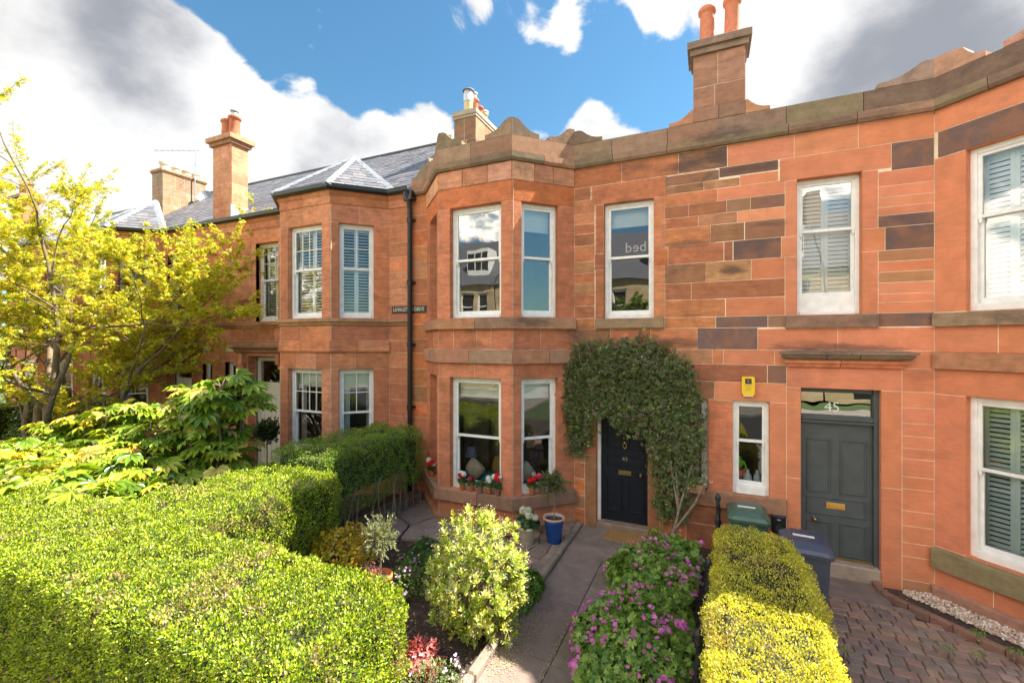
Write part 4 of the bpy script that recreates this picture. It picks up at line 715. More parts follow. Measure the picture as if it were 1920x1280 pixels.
# (panels measured from the threshold: two tall, one wide with the letter plate, two low)
m = MB(); m.box(1.281, y45 - .02, .0, 1.30, y45 + .1, 2.66); m.box(2.19, y45 - .06, .0, 2.249, y45 + .1, 2.66); m.box(1.30, y45 - .02, 2.60, 2.19, y45 + .1, 2.66)
m.box(1.30, y45 - .05, 2.19, 2.19, y45 + .08, 2.255); m.box(1.30, y45 - .03, 2.125, 2.19, y45 + .08, 2.19); m.box(1.30, y45 - .075, 2.15, 2.19, y45, 2.175); m.build('door_frame', 'grey', h45)
m = MB(); m.add([(1.30, y45 + .02, 2.255), (2.19, y45 + .02, 2.255), (2.19, y45 + .02, 2.6), (1.30, y45 + .02, 2.6)], [(0, 1, 2, 3)]); fl45 = m.build('fanlight', 'glass_old', h45)
text_obj('house_number', '45', .20, (1.70, y45 + .012, 2.375), (R(90), 0, 0), 'pale_print', fl45, .002)
m = MB(); m.cbox(1.28, WY - .03, -.14, 2.25, WY + .3, .095, .02, (.34, .26, .2)); m.build('doorstep', 'trim', h45)
m = MB(); m.obox((0, y45), DX, 1.62, 1.86, 0, .012, .845, .94, (1, 1, 1), .004); m.obox((0, y45), DX, 1.65, 1.83, .012, .018, .868, .917, (1, 1, 1), .003); m.build('letter_plate', 'brass', d45)
m = MB(); knob(m, 1.475, y45, .665, .032); m.build('door_knob', 'brass_dull', d45)
m = MB(); m.box(1.30, y45 - .012, .10, 2.19, y45 - .001, .135); m.build('weather_bar', 'brass_dull', d45)
print('houses ok')

# ================================================================== GROUND
def grid(name, x0, x1, y0, y1, z, nx, ny, amp, mat, kind='structure', sc=3.0):
    m = MB(); vs = [(x0 + (x1 - x0) * i / nx, y0 + (y1 - y0) * j / ny, 0) for j in range(ny + 1) for i in range(nx + 1)]
    vs = [(x, y, z + amp * mnoise.noise(Vector((x * sc, y * sc, .3))) + amp * .5 * mnoise.noise(Vector((x * sc * 3.1, y * sc * 3.1, 1.3)))) for x, y, _ in vs]
    m.add(vs, [(j * (nx + 1) + i, j * (nx + 1) + i + 1, (j + 1) * (nx + 1) + i + 1, (j + 1) * (nx + 1) + i) for j in range(ny) for i in range(nx)], smooth=True)
    return tag(m.build(name, mat), kind=kind)
m = MB(); m.add([(-400, -400, -.45), (400, -400, -.45), (400, 400, -.45), (-400, 400, -.45)], [(0, 1, 2, 3)]); tag(m.build('ground', 'grass'), kind='structure')
m = MB(); m.box(-80, -9.5, -.44, 60, -1.5, -.33); tag(m.build('road', 'asphalt'), kind='structure')
m = MB(); m.box(-80, -1.5, -.44, 60, 1.35, -.22, (.30, .27, .24)); m.box(-80, -12, -.44, 60, -9.5, -.22, (.30, .27, .24)); tag(m.build('pavement', 'concrete'), kind='structure')
m = MB(); m.box(-26, 1.35, -.44, .06, 8.4, -.03, (.1, .07, .05)); tag(m.build('garden_ground', 'soil'), kind='structure')
grid('soil_bed', -26, .05, 1.36, 7.9, .0, 420, 110, .022, 'soil', sc=5)
# concrete and crazy paving round the bay
def paver(mb, poly, z0, z1, col, ch=.012):
    n = len(poly); cx = sum(p[0] for p in poly) / n; cy = sum(p[1] for p in poly) / n
    ins = [(cx + (x - cx) * (1 - ch * 2 / max(.05, math.hypot(x - cx, y - cy))), cy + (y - cy) * (1 - ch * 2 / max(.05, math.hypot(x - cx, y - cy)))) for x, y in poly]
    mb.add([(x, y, z0) for x, y in poly] + [(x, y, z1 - ch * .6) for x, y in poly] + [(x, y, z1) for x, y in ins],
           [tuple(range(n - 1, -1, -1)), tuple(range(2 * n, 3 * n))] + [(k + i, k + (i + 1) % n, k + n + (i + 1) % n, k + n + i) for k in (0, n) for i in range(n)], col)
m = MB()
for poly in ([(-5.5, 7.93), (-4.9, 7.93), (-4.75, 7.2), (-4.95, 6.6), (-5.5, 6.9)], [(-5.5, 6.85), (-4.98, 6.56), (-4.8, 6.05), (-5.5, 5.9)], [(-4.72, 7.1), (-4.2, 7.06), (-3.3, 7.06), (-3.1, 6.72), (-3.5, 6.35), (-4.4, 6.2), (-4.78, 6.1), (-4.93, 6.56)],
             [(-5.5, 5.86), (-4.83, 5.98), (-4.9, 5.5), (-5.5, 5.2)]):
    paver(m, poly, -.05, random.uniform(.045, .06), pick([(.22, .165, .13), (.25, .19, .155)], .06))
tag(m.build('patio', 'concrete'), kind='structure')
m = MB(); rs = random.Random(5); gx = [-3.1, -2.86, -2.62, -2.4, -2.23]; gy = [5.7, 5.95, 6.2, 6.42, 6.66, 6.9, 7.1, 7.35, 7.6, 7.9]; J = {}
for i in range(5):
    for j in range(10): J[i, j] = (gx[i] + (rs.uniform(-.07, .07) if 0 < i < 4 else 0), gy[j] + rs.uniform(-.07, .07))
for i in range(4):
    for j in range(9):
        q = [J[i, j], J[i + 1, j], J[i + 1, j + 1], J[i, j + 1]]; cx = sum(p[0] for p in q) / 4; cy = sum(p[1] for p in q) / 4
        if cy > 7.0 and cx < -2.35 - (7.95 - cy) * .9 + .1: continue
        paver(m, [(cx + (x - cx) * .94, cy + (y - cy) * .94) for x, y in q], -.05, rs.uniform(.03, .05), pick([(.27, .20, .155), (.22, .17, .14), (.30, .22, .17)]))
tag(m.build('crazy_paving', 'concrete'), kind='structure')
m = MB(); y = 1.2
for w in (.9, .8, .95, .85, .9, 1.0, .88, .5): m.cbox(-2.22, y, -.1, -2.11, min(y + w, 7.93) - .006, .085 + random.uniform(-.006, .006), .02, pick([(.24, .19, .15), (.28, .22, .18)])); y += w
tag(m.build('path_kerb', 'concrete'), kind='structure')
m = MB(); ys = [.9, 1.7, 2.6, 3.45, 4.4, 5.45, 6.0, 6.9, 7.93]
for a, b in zip(ys, ys[1:]): paver(m, [(-2.1, a + .004), (-1.505 - .02 * (5 - a) * .3, a + .004), (-1.505 - .02 * (5 - b) * .3, b - .004), (-2.1, b - .004)], -.1, .022 + random.uniform(0, .004), pick([(.205, .158, .128), (.225, .172, .14)], .04), .006)
ys = [.9, 2.1, 3.2, 4.35, 5.42, 5.98, 6.75]
for a, b in zip(ys, ys[1:]): paver(m, [(-1.495 - .02 * (5 - a) * .3, a + .004), (-.85, a + .004), (-.85, b - .004), (-1.495 - .02 * (5 - b) * .3, b - .004)], -.1, .022 + random.uniform(0, .004), pick([(.205, .158, .128), (.225, .172, .14)], .04), .006)
paver(m, [(-1.497, 6.754), (-.8, 6.754), (-.8, 7.93), (-1.497, 7.93)], -.1, .024, (.215, .165, .134), .006); m.box(-2.1, .9, -.12, -.8, 7.92, -.0, (.07, .055, .04)); tag(m.build('path', 'concrete'), kind='structure')
# low stone wall under the boundary hedge
m = MB(); y = 4.6
while y < 7.8: w = random.uniform(.7, 1.0); m.cbox(-5.86, y, -.1, -5.55, min(y + w, 7.93) - .008, .17, .02, pick([(.25, .17, .125), (.22, .155, .12)])); y += w
tag(m.build('low_wall', 'trim'), 'low reddish stone wall along the foot of the boundary hedge beside the concrete', 'wall')
# block paved drive of 45
m = MB(); m.box(.1, .9, -.44, 8.2, 7.93, -.165, (.06, .045, .035)); y = 2.2; r = 0; BC = [(.30, .185, .135), (.25, .17, .13), (.33, .21, .15), (.28, .195, .15), (.24, .18, .145)]
while y < 7.3:
    x = .9 - random.random() * .2
    while x < 6.5:
        w = random.choice([.115, .155, .155, .225]); xe = 2.17 + max(0, (7.55 - y)) * 1.0
        if x + w < xe and (x + w) < 5.2: 
            z = -.125 + random.uniform(-.003, .003); m.cbox(x + .004, y + .004, -.2, x + w - .004, y + .123, z, .009, pick(BC, .08))
        x += w
    y += .127; r += 1
m.cbox(1.0, 7.33, -.2, 2.22, 7.93, -.115, .01, (.21, .155, .13)); tag(m.build('block_paving', 'concrete'), kind='structure')
m = MB(); pth = [(2.22, 7.92), (2.22, 7.66), (2.42, 7.42)]; 
for i in range(9): pth.append((2.42 + .16 * (i + 1), 7.42 - .16 * (i + 1) * 1.0))
for a, b in zip(pth, pth[1:]):
    a, b = Vector(a), Vector(b); d = (b - a).normalized(); m.obox(tuple(a), tuple(d), .003, (b - a).length - .003, -.0, .085, -.2, -.055, pick([(.26, .14, .10), (.23, .13, .095)]), .012)
tag(m.build('kerb_edging', 'trim'), kind='structure')
m = MB(); m.add([(2.22, 7.9, -.125), (2.45, 7.45, -.125), (3.9, 6.0, -.125), (4.3, 6.6, -.125), (2.84, 7.93, -.125)], [(0, 1, 2, 3, 4)], (.2, .15, .1)); tag(m.build('gravel_base', 'soil'), kind='structure')
n = 3200; s_ = rnd(n, -.2, 1.9); o_ = rnd(n, .04, .40); px = 2.84 + s_ * Q - o_ * Q; py = 7.95 - s_ * Q - o_ * Q; ok = (px > 2.34) & (py < 7.93) & (px + py > 9.93 - .02) & (px + py < 10.74)
px, py = px[ok], py[ok]; n = len(px); octv = np.array([(1, 0, 0), (0, 1, 0), (-1, 0, 0), (0, -1, 0), (0, 0, .6), (0, 0, -.6)], float); octf = [(0, 1, 4), (1, 2, 4), (2, 3, 4), (3, 0, 4), (1, 0, 5), (2, 1, 5), (3, 2, 5), (0, 3, 5)]
leafmesh('gravel', np.c_[px, py, -.115 + rnd(n, 0, .02)], rdir(n) * [1, 1, .35], np.tile([0, 0, 1.], (n, 1)) + rdir(n) * .4, rnd(n, .010, .022), palette(n, [(.70, .60, .48), (.55, .42, .30), (.80, .74, .64), (.45, .36, .28), (.62, .38, .27)]), (octv, octf), 'gravel', None, 'stuff')
n = 2600; a = np.r_[RNG.normal(-2.02, .13, n // 2), RNG.normal(-1.97, .10, n // 4), RNG.normal(-1.53, .015, n - n // 2 - n // 4)]; b = np.r_[RNG.normal(4.75, .26, n // 2), RNG.normal(4.2, .12, n // 4), rnd(n - n // 2 - n // 4, 3.2, 5.2)]
leafmesh('fallen_blossom', np.c_[a, b, np.full(n, .032)], rdir(n) * [1, 1, .1], np.tile([0, 0, 1.], (n, 1)), rnd(n, .008, .018), palette(n, [(.55, .44, .27), (.42, .32, .18), (.62, .52, .36)]), T_rhomb(.3), 'petal', None, 'stuff')
n = 5000; a = rnd(n, -5.4, -2.3); b = rnd(n, 3.0, 6.3); leafmesh('leaf_litter', np.c_[a, b, rnd(n, .0, .02)], rdir(n) * [1, 1, .4], rdir(n) + [0, 0, 1.2], rnd(n, .012, .03), palette(n, [(.16, .10, .06), (.10, .07, .05), (.26, .17, .10), (.06, .045, .035)]), T_rhomb(.4), 'petal', None, 'stuff')

# ================================================================== HEDGES
def rbox_points(b0, b1, n, r, faces):
    b0, b1 = np.array(b0, float), np.array(b1, float); s = b1 - b0; F = []
    ar = {'t': s[0] * s[1], 'f': s[0] * s[2], 'b': s[0] * s[2], 'l': s[1] * s[2], 'r': s[1] * s[2]}; w = np.array([ar[k] * faces[k] for k in faces]); w /= w.sum(); P = []
    for k, c in zip(faces, (w * n).astype(int)):
        u = RNG.uniform(0, 1, (c, 3))
        if k == 't': u[:, 2] = 1
        if k == 'f': u[:, 1] = 0
        if k == 'b': u[:, 1] = 1
        if k == 'l': u[:, 0] = 0
        if k == 'r': u[:, 0] = 1
        P.append(b0 + u * s)
    P = np.concatenate(P); lo, hi = b0 + r, b1 - r; lo[2] = b0[2] - 1; q = np.clip(P, lo, hi); d = unit(P - q); return q + d * r, d
def hedge(root, b0, b1, n, size, cols, w, faces, r=.14, bump=.05, tmpl=None, inward=.09, sprigs=0, mask=None, core=True, wild=.0, name='foliage', bs=2.6):
    P, Nn = rbox_points(b0, b1, n, r, faces)
    if mask is not None: k = mask(P); P, Nn = P[k], Nn[k]
    n = len(P); h = nz3(P, bs) * bump + nz3(P, bs * 3.3, 7) * bump * .6; tips = nz3(P, 9.0, 3)
    P = P + Nn * (h + np.abs(tips) * wild - np.abs(RNG.normal(0, inward * .45, n)))[:, None]
    hol = nz3(P, 4.2, 20); P = P - Nn * (np.clip(hol - .25, 0, .3) * .15)[:, None]
    D = unit(Nn * .75 + np.array([0, 0, .45]) + rdir(n) * .95); NL = unit(Nn * .8 + rdir(n) * .9)
    C = palette(n, cols, w, .2) * (1 + .3 * tips[:, None]); dry = (nz3(P, 1.7, 11) + .6 * nz3(P, 6, 2) > .42) & (RNG.random(n) < .42); C[dry] = palette(int(dry.sum()), [(.46, .34, .20), (.36, .25, .14), (.28, .2, .1)], None, .15); leafmesh(name, P, D, NL, size * rnd(n, .7, 1.25), C, tmpl or T_rhomb(.27), 'leaf', root)
    if core:
        m = MB(); i = .10; x0, y0, z0 = b0; x1, y1, z1 = b1; nx, ny = max(2, int((x1 - x0) / .12)), max(2, int((y1 - y0) / .12)); 
        m.cbox(x0 + i, y0 + i, max(z0, .0) + (.3 if z0 > .05 else 0), x1 - i, y1 - i, z1 - i, .06, (1, 1, 1)); m.build('shade_core', 'twig', root)  # solid core, coloured near black to stand for shade between the leaves
def hedge_sprigs(root, x0, x1, y0, y1, z, n, size, cols):
    s = MB(); P = []; D = []
    for i in range(n):
        b = Vector((random.uniform(x0, x1), random.uniform(y0, y1), z)); d = Vector((random.gauss(0, .35), random.gauss(0, .35), 1)).normalized(); ln = random.uniform(.04, .13); e = b + d * ln; s.tube([b - d * .06, e], [.0025, .0012], 4)
        for k in range(6): t = random.random(); P.append((b + d * ln * t)[:]); D.append((random.gauss(0, 1), random.gauss(0, 1), .8))
    s.build('twigs', 'stem', root)['kind'] = 'stuff'; P, D = np.array(P), np.array(D); leafmesh('shoots', P, D, rdir(len(P)) + [0, 0, .6], size * rnd(len(P), .6, 1.1), palette(len(P), cols[:3]), T_rhomb(.26), 'leaf', root, 'stuff')
LG = [(.33, .43, .022), (.45, .52, .028), (.19, .29, .018), (.08, .15, .012), (.58, .60, .07), (.48, .38, .18)]
hf = empty('garden_hedge', (-6.5, 2.4, 0), 'broad clipped privet hedge across the foreground, bright sunlit top and shaded street side', 'hedge')
hedge(hf, (-11.5, 1.78, 0), (-2.28, 3.02, 1.36), 235000, .0265, LG, [5, 4, 4, 4, 1.0, .6], {'t': 1.0, 'f': 1.0, 'r': 1.0, 'b': .25}, bump=.05, inward=.075, wild=.05, r=.09, tmpl=T_rhomb(.26)); hedge_sprigs(hf, -7.5, -2.5, 1.85, 2.95, 1.34, 260, .032, LG)
hs = empty('boundary_hedge', (-5.8, 5.2, 0), 'privet hedge running from the front hedge back to the drainpipe, bare stems below', 'hedge')
hedge(hs, (-6.75, 2.9, .42), (-5.12, 5.2, 1.36), 52000, .026, LG, [5, 4, 4, 3, .8, .3], {'t': 1, 'l': .5, 'r': 1.2, 'f': .3}, r=.2, bump=.12, wild=.08, inward=.12)
hedge(hs, (-6.6, 5.0, .55), (-5.32, 7.55, 1.62), 46000, .024, [(.16, .28, .03), (.22, .34, .035), (.11, .20, .025), (.30, .40, .05), (.30, .24, .14)], [4, 4, 3, 2, .5], {'t': 1, 'l': .4, 'r': 1.2, 'f': .6, 'b': .2}, r=.22, bump=.11, wild=.09, inward=.12, name='foliage')  # rear length has a darker palette, house shade put into the leaf colour
st = MB()
for i in range(46):
    y = 3.6 + i * .088 + random.uniform(-.04, .04); x = random.uniform(-5.75, -5.25); z = 0; pts = [(x, y, 0)]; dx, dy = random.uniform(-.1, .2), random.uniform(-.25, .25)
    for k in range(4): pts.append((x + dx * (k + 1) * .25 + random.uniform(-.03, .03), y + dy * (k + 1) * .25 + random.uniform(-.03, .03), (k + 1) * .25))
    st.tube(pts, [.014, .013, .011, .009, .007], 5)
st.build('stems', 'stem', hs)
GO = [(.62, .58, .05), (.54, .54, .05), (.72, .68, .12), (.36, .40, .04), (.60, .44, .10), (.82, .78, .40)]
hg = empty('golden_hedge', (.45, 4.2, 0), 'golden yellow box hedge between the iron railing and the block paved drive', 'hedge')
hedge(hg, (-.02, 1.9, -.1), (.86, 4.35, 1.17), 78000, .0185, GO, [5, 4, 4, 2, 1, 1], {'t': 1, 'l': .9, 'r': 1, 'f': .2}, r=.16, bump=.08, wild=.07, tmpl=T_rhomb(.32))
hedge(hg, (.04, 4.3, -.1), (.93, 6.02, 1.15), 56000, .0175, [(.60, .55, .045), (.52, .51, .045), (.70, .63, .10), (.36, .39, .04), (.62, .44, .10), (.78, .72, .36)], [5, 4, 4, 3, .8, .5], {'t': 1, 'l': .9, 'r': 1, 'b': .8}, r=.16, bump=.06, wild=.05, tmpl=T_rhomb(.32))  # rear half slightly darker than the front, shade mixed into its leaf colours

# ================================================================== PLANTS
def blob(n, c, rx, ry, rz, up=.0, rough=.18, fs=2.5, shell=.25, seed=0.0):
    d = rdir(n); d[:, 2] = np.where(d[:, 2] < up, -d[:, 2] * .6 + up * 1.6, d[:, 2]); d = unit(d)
    k = 1 + rough * nz3(d, fs, seed + c[0]) - np.abs(RNG.normal(0, shell, n)); k = np.clip(k, .15, 1.4)
    return np.array(c) + d * k[:, None] * np.array([rx, ry, rz]), d
PALM5 = T_palm([-1.9, -1.0, 0, 1.0, 1.9], [.6, .85, 1, .85, .6], .17, .12, .2, False); GERL = T_palm([-2.3, -1.4, -.5, .5, 1.4, 2.3], [.8, .95, 1, 1, .95, .8], .24, .08, .3, True)
FATS = T_palm([-2.0, -1.42, -.85, -.28, .28, .85, 1.42, 2.0], [.65, .85, .98, 1.05, 1.05, .98, .85, .65], .165, .24, .38, True)
def mound(name, c, rx, ry, rz, n, size, cols, w, label, cat, tmpl=GERL, flowers=None, group=None, mat='leaf', up=.0, shell=.2):
    e = empty(name, (c[0], c[1], 0), label, cat, group); P, d = blob(n, c, rx, ry, rz, up=up, rough=.3, fs=2.2, shell=shell); P[:, 2] = np.maximum(P[:, 2], .02)
    leafmesh('foliage', P, unit(rdir(n) + d * .5 - np.array([0, 0, .1])), unit(d * .9 + np.array([0, 0, .7]) + rdir(n) * .45), size * rnd(n, .6, 1.2), palette(n, cols, w), tmpl, mat, e)
    s = MB()
    for i in range(14):
        a = random.uniform(0, 6.28); k = random.uniform(.3, .8); s.tube([(c[0], c[1], max(-.02, c[2] - .08)), (c[0] + rx * .4 * k * math.cos(a), c[1] + ry * .4 * k * math.sin(a), c[2] + rz * .4), (c[0] + rx * k * math.cos(a), c[1] + ry * k * math.sin(a), c[2] + rz * .75)], [.006, .004, .003], 4)
    s.build('stems', 'stem', e)
    for (fn, fcols, fs, lift, fil) in (flowers or []):
        P, d = blob(fn * 3, c, rx, ry, rz, up=.05, rough=.3, fs=2.2, shell=.03); k = (nz3(P, 2.6, 4) > fil); P, d = P[k][:fn], d[k][:fn]; m_ = len(P); cl = np.repeat(P, 3, 0) + RNG.normal(0, .018, (m_ * 3, 3)); dd = np.repeat(d, 3, 0)
        keep = RNG.random(len(cl)) < .62; cl, dd = cl[keep], dd[keep]; m_ = len(cl)
        Cc = palette(m_, fcols, None, .08); Ss = fs * rnd(m_, .8, 1.2); dR = rdir(m_); Nf = unit(dd * .5 + [0, -.35, 1] + rdir(m_) * .35); Pf = cl + dd * lift + [0, 0, lift]
        if m_ > 100 or fs < .013: leafmesh('flowers', Pf, dR, Nf, Ss, Cc, T_flower(), 'petal', e, 'stuff')
        else:
            for q in range(m_): leafmesh('flower', Pf[q:q + 1], dR[q:q + 1], Nf[q:q + 1], Ss[q:q + 1], Cc[q:q + 1], T_flower(), 'petal', e)
    return e
GG = [(.18, .32, .06), (.13, .25, .045), (.25, .39, .07), (.32, .45, .09)]; PK = [(.78, .17, .56), (.84, .28, .64), (.66, .11, .46)]
mound('cranesbill', (-.68, 4.55, .06), .62, .95, .50, 5200, .052, GG, None, 'green mound of pink flowering cranesbill between path and railing, nearest the camera', 'flowering plant', flowers=[(270, PK, .023, .035, -.10)])
mound('cranesbill', (-.68, 6.1, .06), .60, .95, .42, 4600, .050, GG, None, 'shaded green cranesbill with fewer pink flowers, between path and railing nearer the wall', 'flowering plant', flowers=[(150, PK, .024, .035, -.1)])
mound('cranesbill', (-.42, 6.95, .06), .36, .45, .42, 1500, .05, GG, None, 'small cranesbill mound at the foot of the climber stems', 'flowering plant', flowers=[(26, PK, .024, .03, -.2)])
mound('cranesbill', (-.75, 3.3, .05), .55, .7, .38, 2600, .05, GG, None, 'low cranesbill at the street end of the path bed with pale flowers', 'flowering plant', flowers=[(26, [(.85, .6, .75), (.8, .4, .65)], .02, .03, -.1)])
fe = empty('fern', (-.2, 4.0, 0), 'small bright green fern against the foot of the railing', 'fern'); P = []; D = []
for i in range(11):
    a = random.uniform(0, 6.28)
    for k in range(26):
        t = k / 25; q = np.array([-.2 + math.cos(a) * .28 * t, 4.0 + math.sin(a) * .28 * t, .12 + .40 * t - .25 * t * t]); 
        for sgn in (-1, 1): P.append(q); D.append((-math.sin(a) * sgn + math.cos(a) * .4, math.cos(a) * sgn + math.sin(a) * .4, 0))
P, D = np.array(P), np.array(D); leafmesh('fronds', P, D, np.tile([0, 0, 1.], (len(P), 1)), rnd(len(P), .04, .07), palette(len(P), [(.14, .26, .03), (.18, .32, .04)]), T_rhomb(.16), 'leaf', fe)
mound('lady_mantle', (-2.28, 5.35, .03), .28, .42, .30, 1100, .06, [(.12, .25, .03), (.09, .19, .03), (.17, .30, .04)], None, 'round bright green leafy clump beside the path kerb, right of the variegated shrub', 'plant')
mound('purple_flower_clump', (-3.85, 5.55, .03), .42, .38, .34, 1700, .045, [(.06, .13, .025), (.09, .17, .03)], None, 'dark green clump dotted with mauve and yellow flowers behind the variegated shrub', 'flowering plant', flowers=[(22, [(.62, .25, .62), (.5, .16, .6)], .018, .03, -.2), (9, [(.85, .65, .03)], .014, .05, -.2)])
mound('wallflower', (-3.72, 4.85, .04), .30, .34, .38, 1700, .034, [(.20, .30, .06), (.28, .38, .09), (.13, .22, .04)], None, 'sunlit pale green bushy plant topped with mauve flowers beside the bare soil', 'flowering plant', T_oval(.25), flowers=[(26, [(.75, .45, .75), (.62, .30, .66), (.85, .62, .8)], .016, .03, -.1)])
mound('red_maple_seedling', (-2.72, 3.72, .05), .24, .24, .26, 420, .06, [(.48, .11, .10), (.60, .20, .17), (.36, .07, .07)], None, 'low red leaved shrub at the right end of the front hedge', 'shrub', PALM5)
mound('pale_phlox', (-2.42, 3.48, .03), .34, .32, .30, 1900, .026, [(.16, .24, .06), (.24, .32, .1), (.11, .18, .04)], None, 'low plant with tiny white and lilac flowers at the bottom edge beside the path', 'flowering plant', T_oval(.25), flowers=[(80, [(.85, .75, .85), (.9, .85, .9), (.7, .45, .7)], .012, .025, -.3)])
mound('yellow_spirea', (-4.72, 4.78, .30), .55, .36, .42, 2000, .058, [(.62, .45, .025), (.50, .42, .03), (.66, .30, .04), (.36, .38, .04)], [4, 4, 1.6, 2], 'yellow and orange leaved shrub between the front hedge and the olive tree', 'shrub', T_oval(.3), up=.1)
mound('hosta', (-9.0, 5.9, .05), .55, .45, .75, 150, .26, [(.035, .085, .075), (.045, .10, .085)], None, 'blue green hosta under the fatsia beside the boundary hedge', 'plant', T_oval(.42), mat='leaf_gloss')
mound('bramble', (-5.15, 3.9, .02), .35, .3, .32, 200, .09, [(.13, .24, .03), (.20, .32, .04)], None, 'few broad green leaves at the foot of the boundary hedge', 'plant', T_oval(.4))

# variegated shrub
pr = empty('variegated_pieris', (-2.46, 4.5, 0), 'bushy yellow and cream variegated shrub with tassel flowers in the middle of the bed', 'shrub')
n = 760; P, d = blob(n, (-2.46, 4.50, .64), .56, .50, .70, up=-.75, rough=.42, fs=2.6, shell=.16); P = P[P[:, 2] > .06]; d = d[:len(P)]; n = len(P)
d = unit(P - np.array([-2.46, 4.50, .45])); ax = unit(d * .7 + np.array([0, 0, .75]) + rdir(n) * .25); k = 12
A = np.repeat(P, k, 0); AX = np.repeat(ax, k, 0); t1 = unit(np.cross(AX, np.tile([.3, .8, .1], (n * k, 1)))); t2 = np.cross(AX, t1); an = rnd(n * k, 0, 6.28)[:, None]; rad = t1 * np.cos(an) + t2 * np.sin(an); hh = rnd(n * k)[:, None]
leafmesh('foliage', A - AX * .05 + AX * hh * .05, unit(rad * (1.15 - hh * .6) + AX * (.25 + .9 * hh)), AX + rad * .1, rnd(n * k, .05, .082), palette(n * k, [(.62, .60, .08), (.52, .58, .07), (.74, .70, .34), (.28, .42, .05), (.14, .26, .035)], [3, 4, 2.4, 3.4, 3]), T_oval(.17), 'leaf', pr)
kk = RNG.choice(n, 200, False); T_ = np.repeat(P[kk], 34, 0); m_ = len(T_); leafmesh('tassel_flowers', T_ + np.repeat(ax[kk], 34, 0) * .05 + RNG.normal(0, .032, (m_, 3)), rdir(m_) - [0, 0, .5], rdir(m_), rnd(m_, .010, .020), palette(m_, [(.66, .56, .32), (.58, .44, .24), (.72, .66, .42)]), T_rhomb(.35), 'petal', pr)
s = MB()
for i in range(60):
    q = P[i]; b = (-2.46 + random.uniform(-.08, .08), 4.50 + random.uniform(-.08, .08), 0); mid = [(b[j] * .55 + q[j] * .45) + random.uniform(-.04, .04) for j in range(3)]; s.tube([b, mid, tuple(q)], [.013, .008, .004], 5)
s.build('stems', 'stem', pr)

def pot(name, loc, r, h, mat, label, cat, group=None, rim=.12, taper=.72, rimmat=None, soil=True):
    e = empty(name, loc, label, cat, group); x, y, z = loc; m = MB()
    prof = [(r * taper * .95, 0), (r * taper, h * .02), (r * .93, h * .80), (r * .96, h * .82)] + ([(r * (1 + rim * .5), h * .84), (r * (1 + rim * .5), h * .98), (r * 1.0, h), (r * .9, h), (r * .88, h * .88)] if not rimmat else [(r * .96, h * .9), (r * .88, h * .9), (r * .86, h * .8)])
    m.lathe(prof, loc, 24, cap=True); m.build('pot_body', mat, e)
    if rimmat: q = MB(); q.lathe([(r * .95, h * .9), (r * 1.08, h * .92), (r * 1.1, h * .97), (r * 1.02, h), (r * .9, h * .98), (r * .88, h * .9)], loc, 24, cap=False); q.build('rim', rimmat, e)
    if soil: q = MB(); q.lathe([(r * .9, h * .86), (r * .3, h * .90), (.001, h * .905)], loc, 16, cap=False); q.build('potting_soil', 'soil', e)
    return e
M['tc'] = simple('terracotta_clay', (.52, .17, .055), .75, 0, .18, 25, .15); M['tc_old'] = simple('old_terracotta', (.34, .16, .09), .85, 0, .25, 30, .2); M['tc_pale'] = simple('pale_clay', (.50, .32, .20), .85, 0, .18, 20, .2)
def standard_tree(name, base, ztop, rad, n, leaf, cols, label, cat, stemr=.011, tmpl=T_rhomb(.14), droop=0.0, z0=0, sq=1.0, density=12):
    """small tree trained on a bare stem, with twiggy crown"""
    x, y, z = base; e = empty(name, (x, y, z), label, cat); s = MB(); cz = ztop - rad * sq; s.tube([(x, y, z), (x + .01, y, (z + cz) / 2), (x, y, cz)], [stemr, stemr * .9, stemr * .8], 7); P = []; D = []
    for i in range(n):
        d = Vector((random.gauss(0, 1), random.gauss(0, 1), random.gauss(.15, .9))).normalized(); ln = rad * random.uniform(.55, 1.12); b = Vector((x, y, cz - rad * .35)); e1 = Vector((x, y, cz)) + Vector((d.x * ln, d.y * ln, d.z * ln * sq - droop * ln))
        mid = b.lerp(e1, .5) + Vector((random.uniform(-.02, .02), random.uniform(-.02, .02), .03)); s.tube([b, mid, e1], [.004, .003, .0015], 4)
        for k in range(density):
            t = random.uniform(.25, 1.0); q = b.lerp(mid, t * 2) if t < .5 else mid.lerp(e1, t * 2 - 1); P.append(q[:]); D.append(((e1 - b).normalized() + Vector((random.gauss(0, .6), random.gauss(0, .6), random.gauss(0, .6) - droop)))[:])
    s.build('trunk', 'stem', e); P, D = np.array(P), np.array(D); leafmesh('crown', P, D, rdir(len(P)) + [0, 0, .8], leaf * rnd(len(P), .6, 1.2), palette(len(P), cols), tmpl, 'leaf', e)
    return e
pot('flower_pot', (-3.93, 4.58, 0), .16, .34, 'tc', 'terracotta pot holding the olive tree, rim just above the front hedge', 'plant pot')
standard_tree('olive_tree', (-3.94, 4.6, .28), 1.12, .27, 150, .048, [(.30, .33, .17), (.22, .26, .13), (.38, .40, .22), (.15, .18, .08)], 'silvery olive tree on a thin bare stem rising behind the front hedge', 'tree', sq=1.15, density=17)
mound('sedum_flowers', (-4.12, 4.62, .34), .17, .1, .05, 260, .02, [(.2, .16, .08), (.3, .1, .1)], None, 'tiny pink flowers round the foot of the olive tree', 'flowering plant', T_oval(.3), flowers=[(30, [(.75, .25, .35)], .012, .01, -.5)])
pot('glazed_pot', (-2.36, 7.02, .04), .17, .42, 'blueglaze', 'tall cobalt blue glazed pot with sandy rim beside the path', 'plant pot', rimmat='tc_pale', taper=.70)
